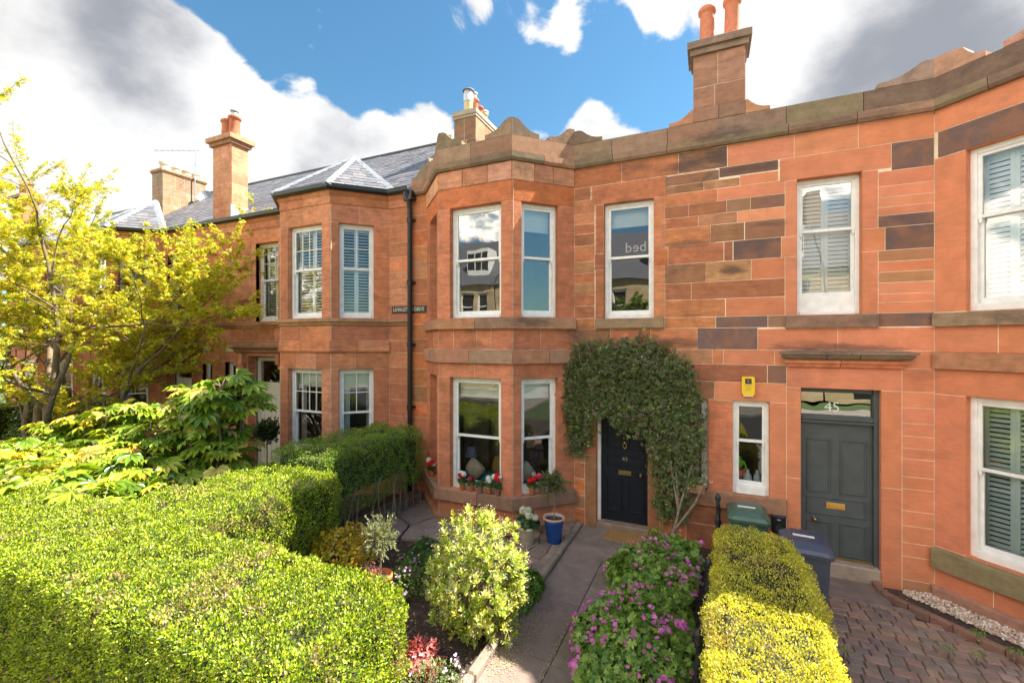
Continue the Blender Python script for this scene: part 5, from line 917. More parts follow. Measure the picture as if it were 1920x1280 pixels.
standard_tree('bottlebrush_tree', (-2.36, 7.02, .40), 1.30, .27, 80, .075, [(.10, .14, .05), (.15, .20, .06), (.24, .28, .09), (.07, .10, .04)], 'small wispy tree with drooping narrow leaves in the blue pot', 'tree', tmpl=T_rhomb(.08), droop=.3, sq=.8, density=16, stemr=.009)
pot('stone_pot', (-2.74, 6.78, .04), .155, .30, 'pale_pot', 'pale stone coloured round pot beside the blue pot', 'plant pot', taper=.66, rim=.2)
hy = mound('hydrangea', (-2.74, 6.78, .36), .17, .16, .14, 170, .085, [(.045, .10, .03), (.07, .15, .04)], None, 'hydrangea with creamy white flower heads in the pale stone pot', 'flowering plant', T_oval(.36))
for (dx, dy, dz, r) in ((-.06, -.03, .22, .065), (.05, -.06, .17, .06), (.13, 0, .12, .055), (-.13, -.08, .02, .045), (.0, .05, .21, .05)):
    n = 130; d = rdir(n); leafmesh('flower_head', np.array([-2.74 + dx, 6.78 + dy, .36 + dz]) + d * r, np.cross(d, rdir(n)), d, rnd(n, .014, .022), palette(n, [(.72, .72, .50), (.82, .82, .66), (.55, .62, .30)], [4, 4, 1], .06), T_flower(4), 'petal', hy)

# geraniums on the bay sill
RED, WHT, PNK, MAG = (.75, .02, .025), (.85, .85, .80), (.85, .10, .20), (.45, .01, .05)
gp = [(-4.14, 7.06, .656, 'tc', [RED, WHT], .13, 'red and white geranium in a terracotta pot, leftmost on the front bay sill'), (-3.95, 7.06, .656, 'tc', [MAG], .09, 'geranium with one dark red bloom, second pot from the left on the front bay sill'),
      (-3.77, 7.06, .656, 'tc_old', [], .08, 'leafy geranium without flowers in an old brown pot on the front bay sill'), (-3.59, 7.06, .656, 'tc', [WHT], .10, 'white geranium in a terracotta pot on the front bay sill'), (-3.43, 7.06, .656, 'tc_old', [WHT, RED], .16, 'tall red geranium in a weathered pot touching the bay pillar')]
for s_, kk, cl, hh, lb in ((.38, 'tc', [RED], .13, 'red geranium in a bright terracotta pot just right of the bay pillar'), (.57, 'tc_old', [PNK], .17, 'pink geranium in a weathered pot on the right face of the bay sill'), (.77, 'tc_old', [MAG], .14, 'dark red geranium in the last pot at the right end of the bay sill')):
    gp.append((-3.15 + s_ * Q + .015 * Q, 7.08 + s_ * Q - .015 * Q, .656, kk, cl, hh, lb))
gp.append((-5.13, 7.52, .656, 'tc', [RED, WHT], .13, 'red and white geranium in a terracotta pot on the left side of the bay sill'))
PLB = ['clay pot under the leftmost red and white geranium on the front bay sill', 'clay pot second from the left on the front bay sill', 'old brown clay pot in the middle of the front bay sill', 'orange clay pot under the white geranium on the front bay sill',
       'weathered brown pot touching the bay pillar on the front sill', 'bright terracotta pot just right of the bay pillar', 'weathered clay pot under the pink geranium', 'clay pot at the right end of the bay sill', 'clay pot alone on the left side of the bay sill']
for (x, y, z, mt, cl, hh, lb), plb in zip(gp, PLB):
    pot('geranium_pot', (x, y, z), .062, .125, mt, plb, 'plant pot', 'small clay pots on the bay sill', taper=.7)
    g = mound('geranium', (x, y, z + .135), .085, .06, hh * .8, 110, .044, [(.06, .12, .03), (.09, .17, .04)], None, lb, 'flowering plant', GERL, None, 'geraniums on the bay sill', shell=.3)
    for j, c in enumerate(cl * 3 if len(cl) > 1 else cl + cl[:1] if cl and cl[0] in (RED, PNK, WHT) else cl):
        q = np.array([x + random.uniform(-.05, .05), y - .02 + random.uniform(-.03, .02), z + .16 + hh * random.uniform(.65, 1.25)]); n = 90; d = rdir(n)
        leafmesh('flower_head', q + d * .042, np.cross(d, rdir(n)), d, rnd(n, .018, .028), palette(n, [c], None, .12), T_flower(5), 'petal', g)
        s = MB(); s.tube([(x, y, z + .1), tuple(q)], .002, 4); s.build('flower_stalk', 'leaf' if False else 'stem', g)

# climber over the door of 43
CP = [(-2.47, 2.88), (-2.19, 3.27), (-1.43, 3.42), (-.81, 3.37), (-.31, 3.02), (-.14, 2.51), (-.12, 1.57), (-.15, 1.13), (-.31, .9), (-.36, .45), (-.66, .35), (-.80, .6), (-.88, 1.22), (-.96, 1.88), (-1.25, 1.83), (-1.50, 2.0), (-1.72, 2.12), (-1.88, 1.97), (-1.95, 1.57), (-2.17, 1.32), (-2.29, 1.39), (-2.37, 1.92), (-2.51, 2.3)]
def inpoly(x, z, poly):
    r = np.zeros(len(x), bool); n = len(poly)
    for i in range(n):
        (x1, z1), (x2, z2) = poly[i], poly[i - 1]; c = ((z1 > z) != (z2 > z)) & (x < (x2 - x1) * (z - z1) / (z2 - z1 + 1e-12) + x1); r ^= c
    return r
cl = empty('climbing_plant', (-.45, 7.6, 0), 'dark green climber with tiny white buds arching over the navy front door', 'climber')
n = 26000; X, Z = rnd(n, -2.75, .1), rnd(n, .3, 3.6); w = RNG.normal(0, .055, (n, 2)); k = inpoly(X + w[:, 0] + .07 * nz3(np.c_[X, Z, X * 0], 6, 9), Z + w[:, 1] + .09 * nz3(np.c_[X, Z, X * 0], 5, 2), CP); k &= ~((Z < 1.7) & (X > -1.1) & (rnd(len(X)) < .35)); X, Z = X[k], Z[k]; n = len(X)
th = .26 + .12 * nz3(np.c_[X, Z, X * 0], 2.2); lump = nz3(np.c_[X, Z, Z * 0 + 4], 5.0) * .07; Y = 7.93 - np.abs(rnd(n)) ** .5 * np.maximum(th + lump, .05) * np.where(X < -2.0, .55, 1)
D = rdir(n) * .9 + [0, -.45, -.55]
leafmesh('foliage', np.c_[X, Y, Z], D, rdir(n) * .6 + [0, -.9, .55], rnd(n, .045, .085), palette(n, [(.09, .14, .035), (.12, .17, .04), (.15, .135, .07), (.17, .13, .085), (.20, .26, .06)], [4, 4, 2.5, 1.5, 1.5], .2), T_palm([-.8, 0, .8], [.8, 1, .8], .14, .12, .2, False), 'leaf', cl)
k = (rnd(n) < .05) & (Y < 7.82); leafmesh('buds', np.c_[X[k], Y[k] - .03, Z[k]], rdir(k.sum()), rdir(k.sum()), rnd(k.sum(), .007, .012), palette(k.sum(), [(.85, .86, .70)]), (octv, octf), 'petal', cl, 'stuff')
s = MB()
for (x1, z1) in ((-.5, 1.3), (-.25, 1.4), (-.62, 1.6)):
    s.tube([(-.55 + random.uniform(-.05, .05), 7.55, 0), (-.52, 7.6, .3), (-.45, 7.66, .62), (x1, 7.72, z1)], [.035, .03, .022, .016], 7)
s.tube([(-.5, 7.58, .35), (-.2, 7.62, .8), (-.05, 7.7, 1.15)], [.022, .018, .012], 6)
for i in range(22):
    x0 = random.uniform(-2.2, -.3); s.tube([(x0, 7.8, 2.7 + random.random() * .4), (x0 + random.uniform(-.2, .2), 7.68, 3.2 + random.random() * .2), (x0 + random.uniform(-.3, .3), 7.66, 3.3 + random.random() * .22)], [.006, .004, .002], 4)
s.build('stems', 'stem', cl)
mound('evergreen_seedling', (-.72, 7.35, .05), .22, .16, .42, 420, .05, [(.20, .30, .04), (.13, .22, .03), (.28, .36, .05)], None, 'light green leafy shoots at the foot of the climber right of the door', 'plant', T_oval(.3))
wb = MB(); wb.cbox(-.36, 7.68, .94, -.06, 7.84, 1.07, .015); tag(wb.build('window_box', 'tc_old'), 'small terracotta trough on the sill at the edge of the climber', 'planter')
mound('daisies', (-.20, 7.74, 1.07), .20, .10, .15, 260, .035, [(.12, .20, .04), (.18, .28, .05)], None, 'white flowered leafy plant in the trough on the sill', 'flowering plant', T_oval(.3), flowers=[(16, [(.85, .85, .75)], .014, .01, -.4)])
for (x, y) in ((2.40, 6.37), (2.63, 6.38), (2.84, 6.86), (3.02, 6.6), (1.35, 5.9)):
    mound('weed', (x, y, -.12), .07, .06, .05, 60, .03, [(.16, .28, .03), (.22, .34, .05)], None, {2.40: 'small weed in the middle of the block paving', 2.63: 'small weed in the paving just right of the middle one', 2.84: 'weed against the kerb of the gravel strip', 3.02: 'weed at the right edge of the block paving', 1.35: 'weed in the paving beside the golden hedge'}[x], 'weed', T_oval(.2), group='weeds in the block paving')
n = 500; leafmesh('fallen_leaves', np.c_[rnd(n, -5.4, 3.2), rnd(n, 2.2, 7.7), rnd(n, .03, .045)], rdir(n) * [1, 1, .2], np.tile([0, 0, 1.], (n, 1)) + rdir(n) * .3, rnd(n, .012, .03), palette(n, [(.42, .33, .14), (.3, .2, .1), (.5, .45, .2)]), T_rhomb(.35), 'petal', None, 'stuff')
print('plants ok')

# ================================================================== TREES AND LARGE SHRUBS
def maple(name, base, label, cat, seed=3, scale=1.0, nleaf=1.0, grp=None, stems=None, cols=None, lsize=.085):
    rs = random.Random(seed); e = empty(name, base, label, cat, grp); s = MB(); tips = []
    def grow(p, d, ln, r, depth):
        n = 4; pts = [p]; q = p.copy(); dd = d.copy()
        for i in range(n):
            dd = (dd + Vector((rs.gauss(0, .12), rs.gauss(0, .12), rs.gauss(.02, .08)))).normalized(); q = q + dd * (ln / n); pts.append(q.copy())
        rr = [r * (1 - .38 * i / n) for i in range(n + 1)]; s.tube(pts, rr, 7 if depth < 2 else (5 if depth < 4 else 4), cap=False)
        if depth >= 4: tips.append((pts, dd)); return
        k = (3, 4, 5, 5)[depth] if depth < 4 else 0
        for j in range(k):
            t = rs.uniform(.35, 1.0) if j < k - 1 else 1.0; idx = min(n, int(t * n + .5)); b = pts[idx]
            side = Vector((rs.gauss(0, 1), rs.gauss(0, 1), rs.gauss(.1, .55))).normalized(); nd = (dd * (.95 if j == k - 1 else .62) + side * (.45 if j == k - 1 else .85) + Vector((0, 0, .10 if depth < 2 else -.02))).normalized()
            grow(b, nd, ln * rs.uniform(.56, .78), rr[idx] * (.80 if j == k - 1 else .58), depth + 1)
    B0 = Vector(base)
    for (dx, dy, dz, ln, r, ox, oy) in stems: grow(B0 + Vector((ox, oy, 0)), Vector((dx, dy, dz)).normalized(), ln * scale, r, 0)
    s.build('trunk', 'bark', e); P = []; D = []
    for pts, dd in tips:
        L_ = [(a, b) for a, b in zip(pts, pts[1:])]
        for k in range(max(1, int(rs.choice([4, 7, 10, 13]) * nleaf))):
            a, b = rs.choice(L_); c = a.lerp(b, rs.random()); cl_ = rs.choice([3, 4, 5])
            for _ in range(cl_): P.append((c + Vector((rs.gauss(0, .035), rs.gauss(0, .035), rs.gauss(-.01, .03))))[:]); D.append((rs.gauss(0, 1), rs.gauss(0, 1), rs.gauss(-.25, .6)))
    P, D = np.array(P), np.array(D); n = len(P)
    leafmesh('crown', P, D, rdir(n) * .8 + [0, 0, 1], lsize * rnd(n, .55, 1.15), palette(n, cols, None, .12) , T_palm([-1.5, -.75, 0, .75, 1.5], [.6, .9, 1, .9, .6], .15, .15, .25, False), 'leaf', e)
    print(name, 'leaves', n, 'tips', len(tips)); return e
YG = [(.58, .60, .035), (.70, .64, .04), (.42, .52, .03), (.80, .64, .05), (.28, .40, .04), (.70, .50, .06)]
maple('maple_tree', (-14.1, 4.9, 0), 'multi stemmed tree with fresh yellow green leaves in front of the far houses', 'tree', seed=12, cols=YG,
      stems=[(-.10, 0, 1, 3.0, .10, 0, 0), (.22, .1, 1, 2.9, .095, .2, .1), (-.5, .1, .85, 2.7, .085, -.2, .0), (.50, -.15, .85, 2.5, .08, .3, -.1), (-.2, -.4, .9, 2.6, .07, -.1, -.2), (.3, .3, 1.0, 2.6, .07, .1, .2), (-.75, -.2, .6, 2.4, .06, -.3, -.1)], nleaf=2.5, lsize=.056, scale=1.22)
maple('street_tree', (-3.6, -7.5, -.3), 'green street tree across the road, seen reflected in the bay windows', 'tree', seed=5, cols=[(.16, .24, .04), (.22, .30, .05), (.10, .17, .03)],
      stems=[(0, 0, 1, 2.6, .11, 0, 0), (.3, .2, .9, 2.4, .09, .1, 0), (-.4, .1, .9, 2.4, .09, -.1, 0), (.1, -.5, .9, 2.3, .07, 0, 0)], nleaf=.9, lsize=.13)

def fatsia(name, label, clusters, base, leaf, cols):
    e = empty(name, base, label, 'shrub'); P = []; D = []; NN = []; S = []; st = MB()
    for (x, y, z, k) in clusters:
        b = Vector((base[0] + (x - base[0]) * .35 + random.uniform(-.15, .15), base[1] + (y - base[1]) * .35, 0)); top = Vector((x, y, z)); st.tube([b, b.lerp(top, .5) + Vector((random.uniform(-.1, .1), random.uniform(-.1, .1), .0)), top], [.03, .024, .016], 6)
        for i in range(k):
            a = random.uniform(0, 6.28); el = random.uniform(-.35, .95); rr = random.uniform(.16, .42) * (1.1 - .35 * max(el, 0)); d = Vector((math.cos(a) * math.cos(el), math.sin(a) * math.cos(el), math.sin(el))); p = top + d * rr
            st.tube([top - Vector((0, 0, random.uniform(0, .12))), top.lerp(p, .6) + Vector((0, 0, .03)), p], [.006, .005, .004], 4)
            P.append(p[:]); D.append((d.x, d.y, d.z * .3 - .35 + random.gauss(0, .15))); NN.append((d.x * .45, d.y * .45 - .12, 1.0)); S.append(leaf * random.uniform(.7, 1.2))
    st.build('stems', 'stem', e); P, D, NN, S = map(np.array, (P, D, NN, S)); n = len(P)
    leafmesh('foliage', P, D, NN + RNG.normal(0, .32, (n, 3)), S, palette(n, cols[0], cols[1], .12), FATS, 'leaf_gloss', e)
    return e
FC = ([(.27, .38, .03), (.38, .47, .035), (.13, .23, .02), (.54, .53, .05), (.70, .60, .13), (.70, .43, .04)], [4, 3.5, 4, 1.6, 1, .5])
r2 = random.Random(9); cl1 = []
for i in range(62): x = r2.uniform(-12.6, -7.8); y = r2.uniform(3.5, 5.0); cl1.append((x, y, .75 + (y - 3.5) * .45 + .55 * math.exp(-((x + 10.6) / 1.5) ** 2) + r2.uniform(-.15, .25), 9))
cl2 = []
for i in range(34):
    z = r2.uniform(.7, 2.45); k = 1.0 - abs(z - 1.6) * .45; cl2.append((-8.45 + r2.uniform(-.75, .65) * k, 5.35 + r2.uniform(-.5, .5) * k, z, 10))
cl2.append((-8.4, 5.4, 2.55, 14))
for i in range(18): cl1.append((r2.uniform(-11.5, -7.2), r2.uniform(2.75, 3.3), r2.uniform(1.15, 1.45), 8))
fatsia('fatsia', 'wide spreading fatsia with large glossy lobed leaves behind the front hedge, under the tree', cl1, (-10.2, 4.2, 0), .25, FC)
fatsia('fatsia', 'tall rounded fatsia with yellowing lower leaves in front of the cream door', cl2, (-8.4, 5.5, 0), .26, ([(.24, .36, .03), (.32, .44, .04), (.13, .24, .02), (.62, .54, .12), (.72, .66, .28)], [4, 4, 3, 1.3, .8]))
standard_tree('bay_tree', (-9.75, 7.35, 0), 1.55, .32, 190, .075, [(.05, .085, .03), (.07, .11, .04), (.10, .12, .05)], 'small dark ball headed tree on a bare stem beside the cream door', 'tree', tmpl=T_oval(.25), stemr=.016, density=16)
pot('flower_pot', (-9.75, 7.35, 0), .17, .28, 'tc_old', 'brown pot of the dark ball headed tree by the cream door', 'plant pot')
for i, (x, y, h, lb) in enumerate([(-14.6, 6.3, 1.5, 'dark leafy bush below the windows behind the tree, nearer the cream door'), (-17.2, 6.0, 1.8, 'dark leafy bush below the far bay behind the tree'), (-20.5, 5.6, 1.9, 'dark leafy bush at the far left end behind the tree')]):
    mound('laurel_bush', (x, y, h * .35), 1.0, .7, h * .65, 2600, .10, [(.06, .12, .025), (.09, .17, .03), (.13, .22, .03)], None, lb, 'shrub', T_oval(.3), mat='leaf_gloss', up=-.3)
hb = empty('boundary_hedge', (-19.1, 5, 0), 'far clipped hedge between the gardens at the far left, behind the tree', 'hedge'); hedge(hb, (-19.5, 2.5, 0), (-18.7, 7.6, 1.5), 14000, .05, LG, [5, 4, 4, 4, 1.0, .6], {'t': 1, 'f': 1, 'r': 1}, bump=.08, wild=.05)

# ================================================================== FITTINGS AND SMALL THINGS
dp = empty('downpipe', (-5.93, 7.86, 0), 'black cast iron rainwater downpipe between the two house fronts', 'downpipe'); m = MB(); px, py = -5.93, 7.87
m.tube([(px, py, .02), (px, py, 6.2), (px, py - .02, 6.35), (px, py - .10, 6.6)], .052, 14)
for z in (.5, 1.9, 3.25, 4.6, 5.95): m.tube([(px, py, z), (px, py, z + .10)], .068, 14)
m.build('pipe', 'black', dp); m = MB(); m.cbox(px - .12, py - .1, 6.42, px + .12, py + .07, 6.62, .02); m.build('hopper_head', 'black', dp)
m = MB(); [m.box(px - .10, py + .02, z + .03, px + .10, py + .08, z + .07) for z in (.5, 1.9, 3.25, 4.6, 5.95)]; 
for z in (.5, 1.9, 3.25, 4.6, 5.95): q = MB(); q.box(px - .10, py + .02, z + .03, px + .10, py + .08, z + .07); q.build('bracket', 'black', dp)
sg = empty('street_sign', (-6.02, 7.93, 4.06), 'weathered black street name plate with raised pale letters behind the downpipe', 'sign'); m = MB(); m.obox(O0, DX, -6.47, -5.55, 0, .02, 3.99, 4.145, (1, 1, 1), .004); m.build('plate', 'iron', sg)
M['letters'] = attr_mat('worn_letters', rough=.8, stain=.7, stain_col=(.10, .09, .06), var=.3, scale=20); 
t = text_obj('lettering', 'LIVINGSTON DRIVE', .118, (-6.01, WY - .024, 4.068), (R(90), 0, 0), 'gold_print', sg, .003, bold=.002); t.scale = (.80, 1, 1); t.data.materials.clear(); t.data.materials.append(simple('worn_lettering', (.50, .45, .33), .8, 0, .5, 16))
al = empty('alarm_box', (.57, 7.9, 2.66), 'yellow burglar alarm box above the narrow window', 'alarm box'); m = MB(); m.extr([(.475, 2.55), (.50, 2.52), (.63, 2.52), (.655, 2.55), (.655, 2.80), (.64, 2.815), (.49, 2.815), (.475, 2.80)], O0, DX, 0, .07); m.build('cover', 'yellow', al)
m = MB(); m.obox(O0, DX, .52, .61, .07, .073, 2.70, 2.785, (1, 1, 1)); m.build('emblem', 'dark_print', al)
text_obj('emblem_mark', '&', .06, (.565, WY - .0745, 2.742), (R(90), 0, 0), 'gold_print', al, .001)
for k, (tx, z) in enumerate((('SECURITY', 2.672), ('24 HR', 2.64), ('ALARM', 2.61))): text_obj('lettering', tx, .026, (.565, WY - .0715, z), (R(90), 0, 0), 'gold_print', al, .001)
m = MB(); m.obox(O0, DX, .50, .63, .0, .065, 2.50, 2.522, (1, 1, 1), .004); m.build('lamp_lens', 'paper', al)
cb = empty('charging_box', (1.0, 7.9, .55), 'small black electric box on the wall left of the grey door', 'wall box'); m = MB(); m.obox(O0, DX, .88, 1.075, .0, .10, .42, .70, (1, 1, 1), .02); m.build('case', 'black', cb); text_obj('emblem', 'oo', .04, (.975, WY - .103, .645), (R(90), 0, 0), 'paper', cb, .001); m = MB()
m.ring([[(.975 + .055 * math.cos(a), WY - .10 - dy, .52 + .055 * math.sin(a)) for a in [2 * math.pi * i / 16 for i in range(16)]] for dy in (0, .025)]); m.build('socket', 'rubber', cb)
dm = MB(); dm.cbox(-.335, -.20, 0, .335, .20, .022, .006); o = tag(dm.build('doormat', 'coir'), 'plain brown coir doormat in front of the navy door', 'doormat'); o.location = (-1.29, 7.68, .025); o.rotation_euler = (0, 0, R(-3))
def bin_(loc, rz, mat, label, w=.48, d=.55, h=.93, strip=True):
    e = empty('wheelie_bin', (0, 0, 0), label, 'wheelie bin'); m = MB(); t = .84
    def sq(w_, d_, z, r=.04): return [(x, y, z) for x, y in ((-w_ + r, -d_), (w_ - r, -d_), (w_, -d_ + r), (w_, d_ - r), (w_ - r, d_), (-w_ + r, d_), (-w_, d_ - r), (-w_, -d_ + r))]
    m.ring([sq(w / 2 * t, d / 2 * t, .04), sq(w / 2, d / 2, h), sq(w / 2 + .02, d / 2 + .02, h), sq(w / 2 + .02, d / 2 + .02, h + .035)], smooth=False); m.build('body', mat, e)
    m = MB(); m.ring([sq(w / 2 + .03, d / 2 + .04, h + .02), sq(w / 2 + .035, d / 2 + .045, h + .06), sq(w / 2 + .02, d / 2 + .02, h + .10, .06), sq(w / 2 - .05, d / 2 - .06, h + .155, .06), sq(w / 2 - .09, d / 2 - .11, h + .165, .06)], smooth=False); m.tube([(-w / 2 + .04, d / 2 + .07, h + .06), (w / 2 - .04, d / 2 + .07, h + .06)], .018, 8); l = m.build('lid', mat, e)
    if strip: m = MB(); m.box(-.13, -.06, h + .163, .10, .0, h + .168); m.build('label_strip', 'paper', l)
    for sx in (-1, 1):
        q = MB(); q.ring([[(sx * (w / 2 - .03 + o_), d / 2 - .02 + .10 * math.cos(a), .10 + .10 * math.sin(a)) for a in [2 * math.pi * i / 18 for i in range(18)]] for o_ in (0, .05)]); q.build('wheel', 'rubber', e)
    q = MB(); [q.box(sx * (w / 2 * .96) - .008, -.02, .3, sx * (w / 2 * .96) + .008, .02, h) for sx in (-1, 1)]; q.build('rib', mat, e); e.location = loc; e.rotation_euler = (0, 0, rz); return e
bin_((.52, 7.42, -.10), 0, 'bin_green', 'dark green wheelie bin below the narrow window', h=.86)
bin_((1.10, 6.60, -.115), R(-4), 'bin_blue', 'slate blue wheelie bin between the golden hedge and the grey door', h=.88)
ra = empty('iron_railing', (0, 5, 0), 'old black cast iron railing between the cranesbill bed and the golden hedge', 'railing'); RX = lambda y: -.10 + (y - 4) * .065
for i, (y, h) in enumerate(((7.45, 1.02), (5.55, .86), (4.25, .80), (2.9, .76))):
    p = MB(); x = RX(y); p.lathe([(.05, 0), (.05, .08), (.028, .12), (.028, h * .55), (.045, h * .58), (.05, h * .62), (.03, h * .66), (.024, h * .86), (.034, h * .88), (.02, h * .90), (.042, h * .95), (.035, h * 1.0), (.01, h * 1.04)], (x, y, 0), 12); p.build('post', 'iron', ra)
p = MB(); p.tube([(RX(7.9), 7.9, .66), (RX(7.45), 7.45, .64), (RX(5.55), 5.55, .55), (RX(4.25), 4.25, .52), (RX(2), 2, .5)], .022, 6); p.build('top_rail', 'iron', ra); p = MB(); p.tube([(RX(7.9), 7.9, .12), (RX(2), 2, .12)], .016, 6); p.build('bottom_rail', 'iron', ra)
y = 7.7
while y > 2.0:
    if min(abs(y - q) for q in (7.45, 5.55, 4.25, 2.9)) > .06: p = MB(); p.tube([(RX(y), y, .1), (RX(y), y, .60)], .009, 6); p.build('baluster', 'iron', ra)
    y -= .13
p = empty('garden_light', (-.22, 3.55, 0), 'small solar garden light with pale disc top at the bottom edge', 'garden light'); m = MB(); m.lathe([(.02, 0), (.02, .30), (.05, .32), (.055, .38)], (-.22, 3.55, 0), 12); m.build('stake', 'iron', p); m = MB(); m.lathe([(.06, .38), (.062, .40), (.05, .41)], (-.22, 3.55, 0), 16); m.build('cap', 'paper', p)
# aerial and dish on the far chimney
an = empty('tv_aerial', (-18.1, 10.4, 9.5), 'spindly television aerial on the grey brown chimney', 'aerial'); m = MB(); ax_, ay_ = -17.9, 10.5; m.tube([(ax_, ay_, 8.6), (ax_, ay_, 10.75)], .022, 6); m.build('mast', 'steel', an)
m = MB(); m.tube([(ax_ - .9, ay_ - .9, 10.45), (ax_ + .1, ay_ + .1, 10.65)], .014, 5)
for k in range(8): q = Vector((ax_ - .85 + k * .12, ay_ - .85 + k * .12, 10.46 + k * .024)); m.tube([q + Vector((-.12, .12, 0)), q + Vector((.12, -.12, 0))], .007, 4)
for z in (9.75, 9.9, 10.05, 10.2): m.tube([(ax_ - .3, ay_ + .15, z), (ax_ + .35, ay_ - .2, z + .02)], .007, 4)
m.build('elements', 'steel', an)
sdn = empty('satellite_dish', (-17.7, 10.7, 8.9), 'round grey satellite dish at the foot of the aerial', 'satellite dish'); m = MB(); c0 = Vector((-17.62, 10.75, 8.85)); ax0 = Vector((.75, -.6, .3)).normalized(); u0 = ax0.cross(Vector((0, 0, 1))).normalized(); v0 = u0.cross(ax0)
m.ring([[tuple(c0 + ax0 * (r * r * 1.2) + u0 * r * math.cos(a) + v0 * r * math.sin(a)) for a in [2 * math.pi * i / 20 for i in range(20)]] for r in (.02, .1, .2, .28)], cap=False); m.build('dish', 'lead', sdn)
m = MB(); m.tube([c0, c0 - ax0 * .25, (ax_, ay_, 8.85)], .02, 6); m.tube([c0 + v0 * -.27 + ax0 * .1, c0 + ax0 * .42], .01, 5); m.build('arm', 'steel', sdn)

# things seen through the ground floor glass
sf = empty('sofa', (-3.9, 8.3, 0), 'teal sofa inside the bay window', 'sofa'); m = MB(); m.cbox(-4.5, 7.55, .25, -3.0, 7.85, .84, .05); m.build('backrest', 'teal', sf); m = MB(); m.cbox(-4.5, 7.85, .2, -3.0, 8.3, .5, .05); m.build('seat', 'teal', sf)
def cushion(x, y, z, mat, label, tilt):
    m = MB(); m.ring([[(.19 * k * math.copysign(abs(math.cos(a)) ** .5, math.cos(a)), t * .07, .19 * k * math.copysign(abs(math.sin(a)) ** .5, math.sin(a))) for a in [2 * math.pi * i / 20 for i in range(20)]] for k, t in ((.2, -1), (.75, -.75), (1, 0), (.75, .75), (.2, 1))]); o = tag(m.build('cushion', mat), label, 'cushion', 'cushions on the sofa'); o.location = (x, y, z); o.rotation_euler = (.2, tilt, .1)
cushion(-4.12, 7.5, .92, 'linen', 'cream cushion behind the left bay pane', .7); cushion(-3.12, 7.6, .95, 'linen', 'cream cushion behind the right bay pane', .9); cushion(-3.6, 7.6, 1.0, 'coir', 'tan cushion in the middle of the teal sofa', .3)
lp = empty('table_lamp', (-4.5, 7.75, .8), 'table lamp with pleated blue shade inside the bay window', 'lamp'); m = MB(); m.lathe([(.15, 1.10), (.085, 1.30)], (-4.32, 7.72, 0), 24, cap=False); m.build('lamp_shade', 'lampblue', lp); m = MB(); m.lathe([(.06, .6), (.05, .8), (.02, 1.12)], (-4.32, 7.72, 0), 12); m.build('lamp_base', 'linen', lp)
for i, (x, y, z, lb) in enumerate(((.58, 8.25, .98, 'milky plastic bottle, left of the pair inside the narrow window'), (.72, 8.25, .98, 'milky plastic bottle, right of the pair inside the narrow window'), (.80, 8.33, 1.20, 'milky plastic bottle raised behind the pair inside the narrow window'))):
    b = empty('bottle', (x, y, z), lb, 'bottle', 'plastic bottles inside the narrow window'); m = MB(); m.lathe([(.058, 0), (.06, .02), (.06, .17), (.045, .21), (.02, .25), (.02, .26)], (x, y, z), 18); m.build('bottle_body', 'poly', b); m = MB(); m.lathe([(.024, .255), (.024, .285)], (x, y, z), 12); m.build('cap', 'paper', b)
m = MB(); m.lathe([(.09, 0), (.12, .13), (.11, .13), (.085, .02)], (.44, 8.3, 1.13), 20); tag(m.build('tub', 'pinkplastic'), 'pink plastic tub inside the narrow window', 'tub')
m = MB(); m.lathe([(.04, 0), (.085, .05), (.09, .10), (.05, .15), (.06, .17)], (.44, 8.28, 1.28), 16); m.tube([(.44, 8.2, 1.42), (.52, 8.19, 1.40), (.56, 8.19, 1.30), (.53, 8.2, 1.26)], .012, 6); tag(m.build('watering_can', 'lime'), 'lime green plastic can in the pink tub inside the narrow window', 'watering can')
m = MB(); m.box(.3, 8.2, .90, .92, 8.5, .975); tag(m.build('shelf', 'white'), 'white inner window shelf carrying the plastic bottles', 'shelf')

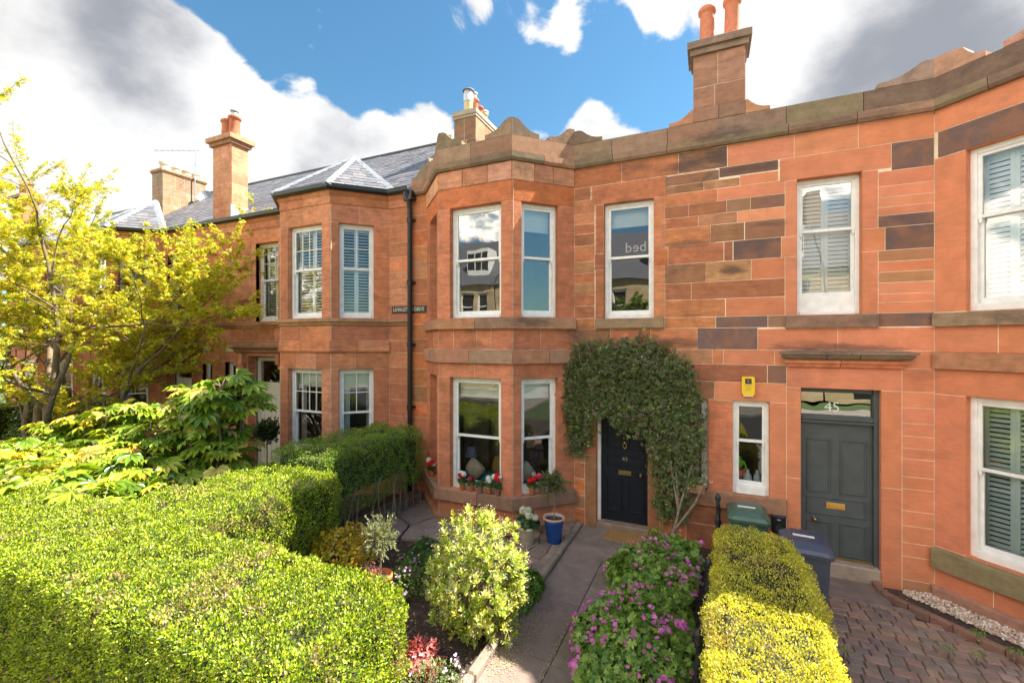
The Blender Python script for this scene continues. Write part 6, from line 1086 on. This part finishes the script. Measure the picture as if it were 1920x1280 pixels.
# ================================================================== HOUSES ACROSS THE ROAD (seen in the window reflections)
CO = [(.50, .38, .22), (.45, .34, .20), (.54, .41, .25)]
def opposite(x0, first=None):
    h = empty('facing_house', (x0 + 3.5, -16, -.2), 'buff stone house with white dormer, across the road from the terrace', 'house', 'buff houses across the road'); m = MB(); O, D = (x0 + 7.0, -16.0), (-1, 0)
    ops = [(.6, 1.6, .6, 2.6), (2.0, 3.0, .6, 2.6), (4.6, 5.6, -.1, 2.5), (.6, 1.6, 3.7, 5.5), (2.0, 3.0, 3.7, 5.5), (4.6, 5.6, 3.7, 5.5)]
    fill(m, O, D, 0, 6.99, [-.3, .3, .6, 1.1, 1.6, 2.1, 2.6, 3.1, 3.7, 4.2, 4.7, 5.2, 5.5, 6.0], .8, CO, ops, joint=.006); backing(m, O, D, 0, 6.99, -.3, 6.0, ops, (.55, .45, .3)); m.box(x0 + .1, -24, -.3, x0 + 6.9, -16.9, 6, CO[0]); m.build('wall', 'stone_new', h)
    for k, o in enumerate(ops):
        if k == 2: d = MB(); d.obox(O, D, o[0], o[1], -.2, -.15, o[2], o[3]); d.build('door', 'black', h); continue
        f = MB(); a, b, c, e = o; f.obox(O, D, a, b, -.2, -.12, c, c + .1); f.obox(O, D, a, b, -.2, -.12, e - .1, e); f.obox(O, D, a, a + .09, -.2, -.12, c + .1, e - .1); f.obox(O, D, b - .09, b, -.2, -.12, c + .1, e - .1); f.obox(O, D, a + .09, b - .09, -.2, -.14, (c + e) / 2 - .03, (c + e) / 2 + .03); w = f.build('window', 'white', h)
        p = MB(); p.obox(O, D, a + .05, b - .05, -.25, -.18, c + .05, e - .05); p.build('pane', 'rubber', w)
    r = MB(); r.add([(x0, -15.8, 5.95), (x0 + 7, -15.8, 5.95), (x0 + 7, -20, 9.2), (x0, -20, 9.2), (x0 + 7, -24.2, 5.95), (x0, -24.2, 5.95)], [(1, 0, 3, 2), (2, 3, 5, 4), (0, 5, 3), (1, 2, 4)], (.10, .10, .115)); rf = r.build('roof', 'slate', h)
    d = MB(); d.box(x0 + 4.2, -18, 6.5, x0 + 6.2, -16.6, 8.2); d.build('dormer', 'white', rf)
    for k in range(3): p = MB(); p.box(x0 + 4.3 + k * .65, -16.6, 6.9, x0 + 4.85 + k * .65, -16.58, 8.0); p.build('pane', 'rubber', rf)
    c = MB(); c.box(x0 - .4, -20.8, 7.5, x0 + .4, -19.2, 10.4, (.3, .2, .14)); c.build('chimney', 'stone_new', rf)
    return h
o1 = opposite(-22)
o1.scale = (1, 1, 1.3)
for k, x in enumerate((-14.9, -7.8, -.7, 6.4)):
    c = copy_tree(o1); c.location = (x + 3.5, -16, -.2); c['label'] = 'buff stone house with white dormer across the road, ' + ('second', 'third', 'fourth', 'last')[k] + ' of the row from the west'
o1['label'] = 'buff stone house with white dormer across the road, first of the row from the west'
# turn moulding pieces that are separate blocks into parts of their own
def split_islands(name_prefix):
    for o in [q for q in bpy.data.objects if q.type == 'MESH' and q.name.split('.')[0] in name_prefix and q.parent is not None]:
        me = o.data; nv = len(me.vertices); lab = list(range(nv))
        def find(a):
            while lab[a] != a: lab[a] = lab[lab[a]]; a = lab[a]
            return a
        for p in me.polygons:
            r0 = find(p.vertices[0])
            for v in p.vertices[1:]:
                r1 = find(v)
                if r1 != r0: lab[r1] = r0
        groups = {}
        for p in me.polygons: groups.setdefault(find(p.vertices[0]), []).append(p.index)
        if len(groups) < 2: continue
        cols = me.color_attributes['col'].data
        for gi, (k, fs) in enumerate(groups.items()):
            vm = {}; vs = []; F = []; cc = []
            for fi in fs:
                p = me.polygons[fi]; f = []
                for li, v in zip(p.loop_indices, p.vertices):
                    if v not in vm: vm[v] = len(vs); vs.append(me.vertices[v].co[:])
                    f.append(vm[v]); cc += list(cols[li].color)
                F.append(f)
            nm = bpy.data.meshes.new(name_prefix[0]); nm.from_pydata(vs, [], F); nm.materials.append(me.materials[0]); nm.color_attributes.new('col', 'FLOAT_COLOR', 'CORNER').data.foreach_set('color', cc)
            n = bpy.data.objects.new(o.name.split('.')[0], nm); COL.objects.link(n); n.parent = o.parent; n.location = o.location
        bpy.data.objects.remove(o)
split_islands(('parapet_scroll',))
print('all ok')
